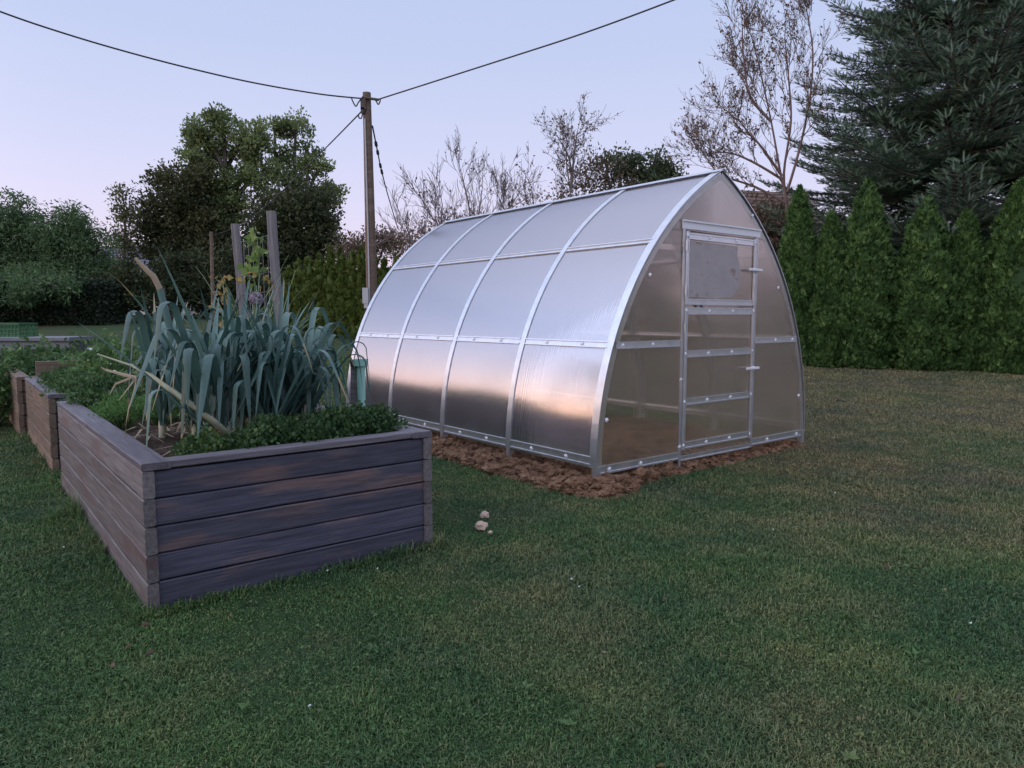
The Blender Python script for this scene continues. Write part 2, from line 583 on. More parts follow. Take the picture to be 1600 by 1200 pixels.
MAT = dict(
    lawn=lawn_ground_mat(), grass=grass_mat(),
    clay=soil_mat('dug_clay', (0.085, 0.05, 0.033), (0.20, 0.115, 0.07), (0.33, 0.21, 0.135)),
    loam=soil_mat('bed_soil', (0.035, 0.025, 0.02), (0.08, 0.058, 0.045), (0.15, 0.11, 0.085)),
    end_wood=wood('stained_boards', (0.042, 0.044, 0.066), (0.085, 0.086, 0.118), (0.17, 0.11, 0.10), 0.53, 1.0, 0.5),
    side_wood=wood('weathered_lit_boards', (0.092, 0.084, 0.089), (0.18, 0.166, 0.167), (0.115, 0.07, 0.067), 0.53, 7.0, 0.6),  # paler than the end boards: weathering, plus light from the left in the colour
    tan_wood=wood('tan_boards', (0.12, 0.085, 0.062), (0.21, 0.155, 0.115), (0.25, 0.17, 0.12), 0.55, 3.0, 0.65),
    cap_wood=wood('cap_boards', (0.075, 0.068, 0.082), (0.15, 0.137, 0.155), (0.18, 0.14, 0.13), 0.58, 5.0, 0.55),
    pole_wood=wood('pole_wood', (0.11, 0.075, 0.055), (0.20, 0.145, 0.11), (0.24, 0.19, 0.15), 0.55, 2.0, 0.8),
    post_wood=wood('grey_post_wood', (0.12, 0.115, 0.12), (0.24, 0.23, 0.235), (0.20, 0.16, 0.14), 0.6, 4.0, 0.8),
    steel=plain('galvanised_steel', (0.62, 0.65, 0.70), 0.33, 0.9, (0.74, 0.76, 0.80), 14),
    sheet=polycarbonate('polycarbonate_sheet', 'y', 0.05, 0.075, 0.17, refl=0.52),
    gable=polycarbonate('polycarbonate_gable', 'x', 0.05, 0.06, 0.15, (0.98, 0.95, 0.89), 0.7, (0.82, 0.72, 0.59)),
    film=plain('torn_protective_film', (0.46, 0.43, 0.44), 0.5, 0, (0.46, 0.43, 0.44), 7, 0),
    white=plain('white_plastic', (0.75, 0.76, 0.8), 0.35),
    black=plain('black_rubber', (0.02, 0.02, 0.024), 0.6),
    cable=plain('cable_sheath', (0.035, 0.035, 0.045), 0.5),
    wire=plain('thin_wire', (0.25, 0.25, 0.26), 0.5, 0.6),
    mint=plain('mint_plastic', (0.28, 0.56, 0.48), 0.35, 0, (0.34, 0.62, 0.54), 5),
    grey_box=plain('grey_box', (0.42, 0.42, 0.44), 0.5),
    crate=plain('green_crate_plastic', (0.02, 0.12, 0.05), 0.5),
    slab=plain('grey_concrete', (0.13, 0.14, 0.165), 0.8, 0, (0.19, 0.20, 0.22), 6),
    stone=plain('pale_stone', (0.42, 0.31, 0.24), 0.85, 0, (0.56, 0.43, 0.34), 16, 0.5),
    render=plain('house_render', (0.50, 0.44, 0.40), 0.85, 0, (0.58, 0.52, 0.47), 5),
    tile=plain('brown_roof_tiles', (0.09, 0.055, 0.042), 0.8, 0, (0.15, 0.095, 0.075), 9, 0.4),
    slate=plain('dark_blue_roof_tiles', (0.045, 0.055, 0.085), 0.5, 0, (0.08, 0.09, 0.13), 9, 0.3),
    bark=bark('bark', (0.055, 0.042, 0.034), (0.12, 0.095, 0.08)),
    bark_red=bark('reddish_bark', (0.12, 0.08, 0.068), (0.23, 0.155, 0.135)),
    bark_grey=bark('grey_bark', (0.12, 0.09, 0.085), (0.22, 0.17, 0.16)),
    leek=foliage('leek_leaves', [(0, (0.048, 0.105, 0.088)), (0.5, (0.09, 0.178, 0.158)), (0.85, (0.165, 0.285, 0.245)), (0.9, (0.30, 0.30, 0.16)), (1, (0.34, 0.29, 0.16))], 0.4, 0.22, 0.5),
    leek_stem=foliage('leek_stems', [(0, (0.34, 0.36, 0.24)), (1, (0.55, 0.52, 0.40))], 0.5, 0.1),
    onion=foliage('onion_leaves', [(0, (0.10, 0.17, 0.08)), (1, (0.22, 0.30, 0.16))], 0.5, 0.2),
    parsley=foliage('parsley_leaves', [(0, (0.022, 0.055, 0.02)), (0.75, (0.06, 0.125, 0.04)), (0.94, (0.10, 0.16, 0.045)), (1, (0.36, 0.25, 0.05))], 0.55, 0.25),
    carrot=foliage('feathery_leaves', [(0, (0.06, 0.14, 0.04)), (1, (0.14, 0.27, 0.08))], 0.6, 0.3),
    bush=foliage('bush_leaves', [(0, (0.04, 0.085, 0.03)), (0.8, (0.115, 0.215, 0.07)), (1, (0.22, 0.30, 0.09))], 0.55, 0.3),
    herb=foliage('herb_leaves', [(0, (0.035, 0.08, 0.03)), (1, (0.10, 0.19, 0.06))], 0.55, 0.3),
    vine=foliage('vine_leaves', [(0, (0.16, 0.26, 0.07)), (0.6, (0.26, 0.36, 0.12)), (1, (0.42, 0.36, 0.13))], 0.55, 0.35),
    dryleaf=foliage('dry_leaves', [(0, (0.30, 0.17, 0.05)), (0.5, (0.40, 0.30, 0.11)), (1, (0.30, 0.28, 0.10))], 0.6, 0.35),
    straw=foliage('dry_stalks', [(0, (0.26, 0.20, 0.13)), (1, (0.42, 0.35, 0.25))], 0.7, 0.05),
    petal=plain('white_petals', (0.75, 0.76, 0.80), 0.5),
    allium=plain('allium_flowers', (0.24, 0.19, 0.25), 0.7, 0, (0.34, 0.29, 0.33), 60),
    willow=foliage('willow_leaves', [(0, (0.045, 0.095, 0.04)), (0.8, (0.13, 0.215, 0.09)), (1, (0.19, 0.26, 0.12))], 0.55, 0.3),
    ash=foliage('ash_leaves', [(0, (0.09, 0.125, 0.05)), (0.8, (0.25, 0.32, 0.13)), (1, (0.36, 0.33, 0.13))], 0.55, 0.35),
    beech=foliage('dark_beech_leaves', [(0, (0.035, 0.045, 0.02)), (0.75, (0.095, 0.108, 0.044)), (1, (0.17, 0.12, 0.047))], 0.55, 0.3),
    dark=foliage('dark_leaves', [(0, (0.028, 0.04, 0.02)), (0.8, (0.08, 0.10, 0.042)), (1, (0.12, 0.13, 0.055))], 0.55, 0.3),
    birch=foliage('birch_leaves', [(0, (0.08, 0.10, 0.045)), (1, (0.20, 0.20, 0.09))], 0.55, 0.35),
    hedge=foliage('clipped_hedge_leaves', [(0, (0.012, 0.024, 0.014)), (1, (0.034, 0.055, 0.028))], 0.6, 0.2),
    brownleaf=foliage('withered_leaves', [(0, (0.09, 0.06, 0.045)), (0.6, (0.20, 0.13, 0.085)), (1, (0.17, 0.17, 0.07))], 0.6, 0.3),
    fruitleaf=foliage('curled_brown_leaves', [(0, (0.12, 0.085, 0.07)), (0.7, (0.24, 0.17, 0.13)), (1, (0.22, 0.20, 0.09))], 0.6, 0.3),
    scrub=foliage('brown_scrub_leaves', [(0, (0.10, 0.08, 0.055)), (1, (0.22, 0.16, 0.11))], 0.6, 0.3),
    thuja=foliage('thuja_sprays', [(0, (0.02, 0.05, 0.016)), (0.55, (0.08, 0.165, 0.048)), (1, (0.205, 0.325, 0.105))], 0.6, 0.2, 0.2),
    thuja2=foliage('young_thuja_sprays', [(0, (0.06, 0.095, 0.02)), (0.7, (0.14, 0.19, 0.045)), (1, (0.22, 0.26, 0.07))], 0.6, 0.2, 0.2),
    fir=foliage('fir_needles', [(0, (0.022, 0.05, 0.025)), (0.5, (0.05, 0.098, 0.05)), (0.75, (0.085, 0.145, 0.08)), (0.8, (0.13, 0.20, 0.125)), (1, (0.22, 0.30, 0.20))], 0.5, 0.08, 0.3),
    yew=foliage('evergreen_shrub_leaves', [(0, (0.05, 0.08, 0.04)), (1, (0.13, 0.17, 0.085))], 0.55, 0.2),
    hill=plain('far_hills', (0.03, 0.045, 0.03), 0.95, 0, (0.06, 0.075, 0.045), 0.05),
)

# ------------------------------------------------------------------ light and sky
SUN_AZ = rad(-88)     # clockwise from +Y: the afterglow is to the left, a little behind the camera
SUN_EL = rad(1.0)
w = bpy.data.worlds.new('World')
SC.world = w
w.use_nodes = True
nt = w.node_tree
bg = nt.nodes['Background']
sky = nt.nodes.new('ShaderNodeTexSky')
sky.sky_type = 'NISHITA'
sky.sun_disc = False
sky.sun_elevation = SUN_EL
sky.sun_rotation = SUN_AZ
sky.ozone_density = 2.0
sky.dust_density = 1.5
nt.links.new(sky.outputs[0], bg.inputs['Color'])
bg.inputs['Strength'].default_value = 0.05
tc = nt.nodes.new('ShaderNodeTexCoord')
nrm = nt.nodes.new('ShaderNodeVectorMath')
nrm.operation = 'NORMALIZE'
nt.links.new(tc.outputs['Generated'], nrm.inputs[0])
sp = nt.nodes.new('ShaderNodeSeparateXYZ')
nt.links.new(nrm.outputs[0], sp.inputs[0])
rp = ramp(nt, [(0.0, (0.78, 0.58, 0.68)), (0.06, (0.75, 0.62, 0.77)), (0.14, (0.65, 0.62, 0.82)), (0.22, (0.56, 0.585, 0.80)),
               (0.33, (0.48, 0.54, 0.76)), (0.43, (0.44, 0.52, 0.76)), (0.7, (0.72, 0.78, 1.02)), (1.0, (0.80, 0.86, 1.12))], sp.outputs[2])
bg2 = nt.nodes.new('ShaderNodeBackground')
bg2.inputs['Strength'].default_value = 1.0
# afterglow lobe, turned behind left and boosted out of view to brighten the scene
dt = nt.nodes.new('ShaderNodeVectorMath')
dt.operation = 'DOT_PRODUCT'
dt.inputs[1].default_value = (math.sin(rad(-118)), math.cos(rad(-118)), 0)
nt.links.new(nrm.outputs[0], dt.inputs[0])
mx0 = nt.nodes.new('ShaderNodeMath')
mx0.operation = 'MAXIMUM'
mx0.inputs[1].default_value = 0
nt.links.new(dt.outputs['Value'], mx0.inputs[0])
pw0 = nt.nodes.new('ShaderNodeMath')
pw0.operation = 'POWER'
pw0.inputs[1].default_value = 2.0
nt.links.new(mx0.outputs[0], pw0.inputs[0])
rp2 = ramp(nt, [(0.0, (1.0, 0.50, 0.30)), (0.07, (0.98, 0.60, 0.42)), (0.16, (0.82, 0.64, 0.58)), (0.28, (0.62, 0.58, 0.68)), (0.45, (0.46, 0.53, 0.75)), (1.0, (0.80, 0.86, 1.12))], sp.outputs[2])
gl0 = nt.nodes.new('ShaderNodeMath')
gl0.operation = 'MULTIPLY'
gl0.inputs[1].default_value = 1.5
gl0.use_clamp = True
nt.links.new(pw0.outputs[0], gl0.inputs[0])
nt.links.new(mix(nt, gl0.outputs[0], rp.outputs[0], rp2.outputs[0]), bg2.inputs['Color'])
ma0 = nt.nodes.new('ShaderNodeMath')
ma0.operation = 'MULTIPLY_ADD'
ma0.inputs[1].default_value = 1.9
ma0.inputs[2].default_value = 1.0
nt.links.new(pw0.outputs[0], ma0.inputs[0])
nt.links.new(ma0.outputs[0], bg2.inputs['Strength'])
adds = nt.nodes.new('ShaderNodeAddShader')
nt.links.new(bg.outputs[0], adds.inputs[0])
nt.links.new(bg2.outputs[0], adds.inputs[1])
nt.links.new(adds.outputs[0], nt.nodes['World Output'].inputs['Surface'])

ld = bpy.data.lights.new('sun', 'SUN')
ld.energy = 0.22
ld.angle = rad(40)
ld.color = (1.0, 0.80, 0.66)
sun = bpy.data.objects.new('sun', ld)
COL.objects.link(sun)
LA = rad(-128)
sd = Vector((math.sin(LA) * math.cos(rad(14)), math.cos(LA) * math.cos(rad(14)), math.sin(rad(14))))
sun.rotation_euler = sd.to_track_quat('Z', 'Y').to_euler()
sun.location = (-20, -5, 12)

SC.view_settings.view_transform = 'Standard'
SC.view_settings.look = 'None'
SC.view_settings.exposure = 0.18
SC.view_settings.gamma = 1
SC.cycles.max_bounces = 14
SC.cycles.transmission_bounces = 12
SC.cycles.transparent_max_bounces = 12

# ------------------------------------------------------------------ terrain


def grid(xs, ys, zf):
    X, Y = np.meshgrid(xs, ys)
    V = np.stack([X, Y, zf(X, Y)], -1).reshape(-1, 3)
    nx, ny = len(xs), len(ys)
    i = np.arange(ny - 1)[:, None] * nx
    j = np.arange(nx - 1)[None, :]
    Fq = np.stack([i + j, i + j + 1, i + nx + j + 1, i + nx + j], -1).reshape(-1, 4)
    return V, Fq


xs = np.concatenate([np.linspace(-600, -40, 15), np.linspace(-38, 38, 153), np.linspace(40, 600, 15)])
ys = np.concatenate([np.linspace(-600, -20, 12), np.linspace(-15, 45, 121), np.linspace(50, 600, 12)])
mb = MB()
mb.add(*grid(xs, ys, ground_z))
kind(mb.build('lawn', MAT['lawn'], smooth=True), 'structure')

mb = MB()
na = 180
ang = np.linspace(0, 2 * math.pi, na + 1)
prof = [(420, 0.0), (440, 0.45), (470, 0.85), (520, 1.0), (590, 0.0)]
hh = 22 + 7 * np.sin(ang * 3 + 1) + 4 * np.sin(ang * 7 + 2) + 2.5 * np.sin(ang * 17)
V = np.stack([np.stack([r * np.cos(ang), r * np.sin(ang), h * hh - 0.5 + 1.2], -1) for r, h in prof])
Fq = []
for k in range(len(prof) - 1):
    for i in range(na):
        a = k * (na + 1) + i
        Fq.append((a, a + 1, a + na + 2, a + na + 1))
mb.add(V.reshape(-1, 3), Fq)
kind(mb.build('hills', MAT['hill'], smooth=True), 'structure')

# ------------------------------------------------------------------ greenhouse
GA = gp(930, 764)
GW, GL, Z0, RAD = 2.70, 3.90, 0.145, 2.45
ZR = math.sqrt(RAD ** 2 - (RAD - GW / 2) ** 2) + Z0     # ridge height
TH = math.acos((RAD - GW / 2) / RAD)


def arc(t, off=0.0):
    """t 0 base .. 1 ridge on the left side: (w, z) and the outward normal"""
    a = t * TH
    n = (-math.cos(a), math.sin(a))
    return np.array([RAD - (RAD + off) * math.cos(a), Z0 + (RAD + off) * math.sin(a)]), n


def t_at_z(z):
    return math.asin((z - Z0) / RAD) / TH


gh = thing('greenhouse', 'arched greenhouse of clear sheets on a galvanised frame with a gable door', 'greenhouse', GA, ROT)
NS = 26


def band(mb, t0, t1, y0, y1, o0, o1, side, ns=NS, tint=0.5):
    """bent bar following the arch between offsets o0 and o1"""
    R_ = []
    for k in range(ns + 1):
        t = t0 + (t1 - t0) * k / ns
        a, _ = arc(t, o0)
        b, _ = arc(t, o1)
        if side:
            a = (GW - a[0], a[1])
            b = (GW - b[0], b[1])
        R_.append([(a[0], y0, a[1]), (a[0], y1, a[1]), (b[0], y1, b[1]), (b[0], y0, b[1])])
    V = np.array(R_).reshape(-1, 3)
    fs = []
    for k in range(ns):
        for i in range(4):
            fs.append((k * 4 + i, k * 4 + (i + 1) % 4, k * 4 + 4 + (i + 1) % 4, k * 4 + 4 + i))
    mb.add(V, fs, tint)
    mb.add(V[:4], [(3, 2, 1, 0)], tint)
    mb.add(V[-4:], [(0, 1, 2, 3)], tint)


HY = [0.0, 0.975, 1.95, 2.925, 3.90]
for i, y in enumerate(HY):
    mb = MB()
    hw = 0.028 if 0 < i < 4 else 0.03
    yy0, yy1 = (y - hw, y + hw)
    if i == 0:
        yy0, yy1 = -0.022, 0.045
    if i == 4:
        yy0, yy1 = GL - 0.045, GL + 0.022
    for sd_ in (0, 1):
        band(mb, 0, 1.0, yy0, yy1, 0.010, 0.016, sd_)                      # outer cover strip
        band(mb, 0, 0.995, y - 0.020 + (0.012 if i == 0 else 0), y + 0.020, -0.05, -0.002, sd_)      # inner box section
        x = 0 if sd_ == 0 else GW
        s_ = 1 if sd_ == 0 else -1
        lo, hi = sorted((x - 0.016 * s_, x + 0.035 * s_))
        mb.box((lo, y - 0.02, -0.25), (hi, y + 0.022, Z0 + 0.01))          # leg going into the soil
    mb.build('arch', MAT['steel'], gh)

washer_me = None


def washer(parent, p, nrm_):
    """white cap screw lying on the sheet"""
    global washer_me
    if washer_me is None:
        m_ = MB()
        m_.lathe([(0, 0.009), (0.007, 0.0085), (0.008, 0.006), (0.015, 0.0045), (0.0175, 0.0), (0.0, 0.0)], 14)
        o = m_.build('screw_cap', MAT['white'], parent, smooth=True)
        washer_me = o
    else:
        o = washer_me.copy()
        COL.objects.link(o)
        o.parent = parent
    o.location = p
    o.rotation_euler = Vector(nrm_).to_track_quat('Z', 'Y').to_euler()
    return o


def purlin(t, side, name, wid=0.05, caps=True):
    m_ = MB()
    dt = wid / (RAD * TH) / 2
    for k in range(4):
        a, b = HY[k] + 0.034, HY[k + 1] - 0.034
        band(m_, t - dt, t + dt, a, b, 0.009, 0.0115, side, 1)
        band(m_, t - dt * 0.98, t - dt * 0.62, a, b, 0.0115, 0.019, side, 1)
        band(m_, t + dt * 0.62, t + dt * 0.98, a, b, 0.0115, 0.019, side, 1)
        band(m_, t - dt * 0.7, t + dt * 0.7, a, b, -0.04, -0.003, side, 1)
    o = m_.build(name, MAT['steel'], gh)
    if caps:
        q, n = arc(t, 0.0118)
        if side:
            q = (GW - q[0], q[1])
            n = (-n[0], n[1])
        for k in range(4):
            for f in (0.3, 0.7):
                washer(o, (q[0], HY[k] + 0.975 * f, q[1]), (n[0], 0, n[1]))
    return o


def sheet_arc(mb, t1, y0, y1, side, ns):
    """bent sheet, outer and inner skin and its edges kept apart so that the skins shade smoothly"""
    rows = []
    for off in (0.0, 0.008):
        P = [arc(t1 * k / ns, off)[0] for k in range(ns + 1)]
        rows.append([((GW - p[0]) if side else p[0], p[1]) for p in P])
    for r_, flip in ((rows[1], side), (rows[0], not side)):
        V = []
        for p in r_:
            V += [(p[0], y0, p[1]), (p[0], y1, p[1])]
        f = [(2 * k, 2 * k + 2, 2 * k + 3, 2 * k + 1) if flip else (2 * k, 2 * k + 1, 2 * k + 3, 2 * k + 2) for k in range(ns)]
        mb.add(V, f)
    for y, flip in ((y0, side), (y1, not side)):
        V = []
        for a, b in zip(rows[0], rows[1]):
            V += [(a[0], y, a[1]), (b[0], y, b[1])]
        f = [(2 * k, 2 * k + 1, 2 * k + 3, 2 * k + 2) if flip else (2 * k, 2 * k + 2, 2 * k + 3, 2 * k + 1) for k in range(ns)]
        mb.add(V, f)
    for k in (0, ns):
        a, b = rows[0][k], rows[1][k]
        q = [(a[0], y0, a[1]), (a[0], y1, a[1]), (b[0], y1, b[1]), (b[0], y0, b[1])]
        mb.add(q, [(0, 1, 2, 3) if (k == 0) == bool(side) else (3, 2, 1, 0)])


T1, T2 = t_at_z(1.0), t_at_z(1.745)
for side in (0, 1):
    purlin(T1, side, 'purlin', 0.05, side == 0)
    purlin(T2, side, 'purlin', 0.045, False)
    purlin(0.017, side, 'base_rail', 0.065, side == 0)
    for k in range(4):
        m_ = MB()
        sheet_arc(m_, 0.999, HY[k] + 0.001, HY[k + 1] - 0.001, side, 48)
        m_.build('side_sheet', MAT['sheet'], gh, smooth=True)
m_ = MB()
sl = math.atan2(math.cos(TH), math.sin(TH))
for s_ in (-1, 1):
    M_ = Matrix.Translation((GW / 2, 0, ZR + 0.021)) @ Matrix.Rotation(-s_ * sl * -1, 4, 'Y')
    lo, hi = (0.001, 0.06) if s_ > 0 else (-0.06, -0.001)
    M_ = Matrix.Translation((GW / 2, 0, ZR + 0.021)) @ Matrix.Rotation(s_ * (math.pi / 2 - TH), 4, 'Y')
    m_.box((lo, -0.03, 0.0), (hi, GL + 0.03, 0.004), M=M_)
m_.box((GW / 2 - 0.02, 0.03, ZR - 0.06), (GW / 2 + 0.02, GL - 0.03, ZR - 0.025))
m_.build('ridge_cap', MAT['steel'], gh)


def arch_poly(w0, w1, z0, z1, n=24, inset=0.012):
    """outline (w,z) of the part of the gable between w0..w1 and z0..z1"""
    def top(x):
        xx = min(x, GW - x)
        v = RAD ** 2 - (RAD - max(xx, 0)) ** 2
        return Z0 + math.sqrt(max(v, 0)) - inset
    xs_ = np.linspace(w0, w1, n)
    up = [(x, min(z1, top(x))) for x in xs_]
    dn = [(x, z0) for x in xs_]
    return dn, up


def gable_piece(w0, w1, z0, z1, y0, y1, n=24):
    dn, up = arch_poly(w0, w1, z0, z1, n)
    m = MB()
    V = []
    for y in (y0, y1):
        V += [(x, y, z) for x, z in dn] + [(x, y, z) for x, z in up]
    fs = []
    for i in range(n - 1):
        fs.append((i, i + 1, n + i + 1, n + i))
        o_ = 2 * n
        fs.append((o_ + i, o_ + n + i, o_ + n + i + 1, o_ + i + 1))
        fs.append((i, o_ + i, o_ + i + 1, i + 1))
        fs.append((n + i, n + i + 1, o_ + n + i + 1, o_ + n + i))
    fs.append((0, n, 3 * n, 2 * n))
    fs.append((n - 1, 3 * n - 1, 4 * n - 1, 2 * n - 1))
    m.add(V, fs)
    return m


DW0, DW1, DTOP = 0.905, 1.835, 1.845
GB = 0.105
# front gable
for w0, w1, z0, z1 in ((0.006, DW0 - 0.004, GB, DTOP), (DW1 + 0.004, GW - 0.006, GB, DTOP), (0.70, GW - 0.70, DTOP + 0.004, 9)):
    gable_piece(w0, w1, z0, z1, -0.014, -0.006, 40).build('gable_sheet', MAT['gable'], gh)
gable_piece(0.006, GW - 0.006, GB, 9, GL + 0.006, GL + 0.014, 60).build('gable_sheet', MAT['gable'], gh)


def front_bar(parent, name, w0, w1, z0, z1, y=-0.0155, d=0.012, caps=(), lip=True):
    m = MB()
    m.box((w0, y - 0.0022, z0), (w1, y, z1))
    horiz = (w1 - w0) > (z1 - z0)
    if lip:
        if horiz:
            h = z1 - z0
            m.box((w0, y - 0.009, z0), (w1, y - 0.0022, z0 + h * 0.2))
            m.box((w0, y - 0.009, z1 - h * 0.2), (w1, y - 0.0022, z1))
        else:
            h = w1 - w0
            m.box((w0, y - 0.009, z0), (w0 + h * 0.2, y - 0.0022, z1))
            m.box((w1 - h * 0.2, y - 0.009, z0), (w1, y - 0.0022, z1))
    o = m.build(name, MAT['steel'], parent)
    for a, b in caps:
        washer(o, (a, y - 0.0024, b), (0, -1, 0))
    return o


front_bar(gh, 'gable_rail', 0.175, 0.878, 0.975, 1.025, caps=[(0.24, 1.0), (0.56, 1.0)])
front_bar(gh, 'gable_rail', 1.862, 2.52, 0.975, 1.025, caps=[(2.18, 1.0), (2.45, 1.0)])
front_bar(gh, 'gable_base_rail', 0.035, 0.876, 0.10, 0.16, caps=[(0.12, 0.13), (0.45, 0.13)])
front_bar(gh, 'gable_base_rail', 1.864, GW - 0.04, 0.10, 0.16, caps=[(2.1, 0.13), (2.58, 0.13)])
front_bar(gh, 'gable_base_rail', 0.906, 1.834, 0.085, 0.125)
front_bar(gh, 'gable_post', 0.880, 0.902, -0.2, 1.86, caps=[(0.891, 0.20), (0.891, 0.72)])
front_bar(gh, 'gable_post', 1.838, 1.860, 0.085, 1.86, caps=[])
for a in ((0.085, 0.46), (0.565, 1.6), (0.40, 1.42)):
    pass
for a in ((0.09, 0.48), (GW - 0.10, 0.48), (GW - 0.50, 1.45), (0.52, 1.50), (GW - 0.92, 2.03)):
    m_ = washer(gh, (a[0], -0.0145, a[1]), (0, -1, 0))
# pale lintel strip over the door
m_ = MB()
m_.box((0.87, -0.024, 1.86), (1.89, -0.0165, 1.925))
m_.box((0.87, -0.034, 1.913), (1.89, -0.024, 1.925))
m_.build('door_lintel', MAT['white'], gh)

# inner cross bars (seen through the sheets)
m_ = MB()
m_.box((0.64, 0.03, 1.70), (GW - 0.64, 0.055, 1.74))
m_.build('cross_tie', MAT['steel'], gh)
for zz in (1.0, 1.70):
    m_ = MB()
    q = arc(t_at_z(zz))[0][0] + 0.06
    m_.box((q, GL - 0.05, zz - 0.025), (GW - q, GL - 0.02, zz + 0.025))
    m_.build('cross_tie', MAT['steel'], gh)
for ww in (0.9, 1.82):
    m_ = MB()
    m_.box((ww - 0.02, GL - 0.018, -0.1), (ww + 0.02, GL + 0.004, 2.0))
    m_.build('gable_post', MAT['steel'], gh)

# the door: a lower leaf and a tilting window leaf above it
dr = bpy.data.objects.new('door', None)
COL.objects.link(dr)
dr.parent = gh
gable_piece(DW0 + 0.002, DW1 - 0.002, 0.135, 1.272, -0.021, -0.014, 4).build('door_sheet', MAT['gable'], dr)
YD = -0.0235
SW = 0.036
front_bar(dr, 'door_stile', DW0 + 0.002, DW0 + 0.002 + SW, 0.17, 1.275, YD, caps=[])
front_bar(dr, 'door_stile', DW1 - 0.002 - SW, DW1 - 0.002, 0.17, 1.275, YD, caps=[])
for z in (0.205, 0.545, 0.915, 1.245):
    a, b = DW0 + 0.042, DW1 - 0.042
    front_bar(dr, 'door_rail', a, b, z - 0.027, z + 0.027, YD, caps=[(a + 0.27 * 1.0, z), (a + 0.27 * 2.15, z), (a - 0.02, z), (b + 0.02, z)])
wl = bpy.data.objects.new('door_window', None)
COL.objects.link(wl)
wl.parent = gh
gable_piece(DW0 + 0.002, DW1 - 0.002, 1.292, 1.84, -0.021, -0.014, 4).build('window_sheet', MAT['gable'], wl)
front_bar(wl, 'window_stile', DW0 + 0.002, DW0 + 0.038, 1.292, 1.842, YD)
front_bar(wl, 'window_stile', DW1 - 0.038, DW1 - 0.002, 1.292, 1.842, YD)
front_bar(wl, 'window_rail', DW0 + 0.042, DW1 - 0.042, 1.292, 1.338, YD)
front_bar(wl, 'window_rail', DW0 + 0.042, DW1 - 0.042, 1.785, 1.832, YD, caps=[(1.2, 1.808), (1.55, 1.808), (0.926, 1.808), (1.81, 1.808)])
# torn protective film still stuck on the window sheet
fx = [(0.955, 1.352), (1.30, 1.345), (1.52, 1.362), (1.60, 1.43), (1.63, 1.53), (1.60, 1.64), (1.57, 1.70), (1.585, 1.765), (1.28, 1.772), (0.955, 1.77)]
m_ = MB()
nf = len(fx)
m_.add([(x, -0.0232, z) for x, z in fx] + [(x, -0.0218, z) for x, z in fx],
       [tuple(range(nf))])
m_.add([(x, -0.0218, z) for x, z in fx], [tuple(range(nf - 1, -1, -1))])
m_.build('film', MAT['film'], wl)
fm_ = MAT['film'].node_tree
fb = fm_.nodes['Principled BSDF']
f_ = noise(fm_, coords(fm_, (7, 7, 9)), 1.0, 4)
c_ = ramp(fm_, [(0.33, (0.27, 0.19, 0.155)), (0.42, (0.38, 0.345, 0.34)), (0.64, (0.34, 0.31, 0.315)), (0.74, (0.28, 0.25, 0.24))], f_)
fm_.links.new(c_.outputs[0], fb.inputs['Base Color'])
# handles and hinges
for z, par in ((0.77, dr), (1.585, wl)):
    m_ = MB()
    m_.lathe([(0, -0.034), (0.013, -0.034), (0.016, -0.03), (0.016, -0.009), (0, -0.009)], 12)
    V = m_.V[0]
    m_.V[0] = np.stack([V[:, 0] + 1.815, V[:, 2] - 0.024, V[:, 1] + z], -1)
    m_.cbox((1.69, -0.072, z - 0.010), (1.865, -0.058, z + 0.012), 0.004, axis=0)
    m_.build('handle', MAT['white'], par)
for z in (0.30, 1.12, 1.40, 1.73):
    m_ = MB()
    m_.box((0.893, -0.0395, z - 0.035), (0.915, -0.033, z + 0.035))
    m_.tube([(0.904, -0.037, z - 0.04), (0.904, -0.037, z + 0.04)], 0.006, 8)
    m_.build('hinge', MAT['steel'], dr if z < 1.28 else wl)


def to_world(A, x, y):
    return A[:2][None, :] + np.asarray(x)[:, None] * D2[:2] + np.asarray(y)[:, None] * D1[:2]


# dug soil around and inside the greenhouse


def smooth_noise(x, y, seed=0):
    r = np.random.default_rng(seed)
    z = 0
    for k in range(14):
        f = 2.5 * 1.32 ** k
        a, b, c = r.uniform(-1, 1), r.uniform(-1, 1), r.uniform(0, 6.28)
        z = z + np.sin((a * x + b * y) * f + c) / (k + 2)
    return z


xs = np.linspace(-0.62, 3.05, 150)
ys = np.linspace(-0.48, 4.35, 190)


def soil_z(x, y):
    dx = np.maximum(np.maximum(-x, x - GW), 0)
    dy = np.maximum(np.maximum(-y, y - GL), 0)
    lim = np.where(x < 0.2, 0.30, np.where(y < 0.2, 0.23 - 0.16 * np.clip(x / 1.1, 0, 1), 0.12)) + 0.08 * smooth_noise(x * 1.2, y * 1.2, 3)
    d = np.hypot(dx, dy)
    h = np.clip(1 - d / np.maximum(lim, 0.05), -0.5, 1)
    inside = (dx + dy) == 0
    rise = np.where(x > 1.2, 0.5, 1.0)
    return np.where(h > 0, 0.005 + 0.052 * rise * np.sqrt(np.clip(h, 0, 1)) + 0.026 * smooth_noise(x * 6, y * 6, 5) * np.clip(h * 4, 0, 1), h * 0.12)


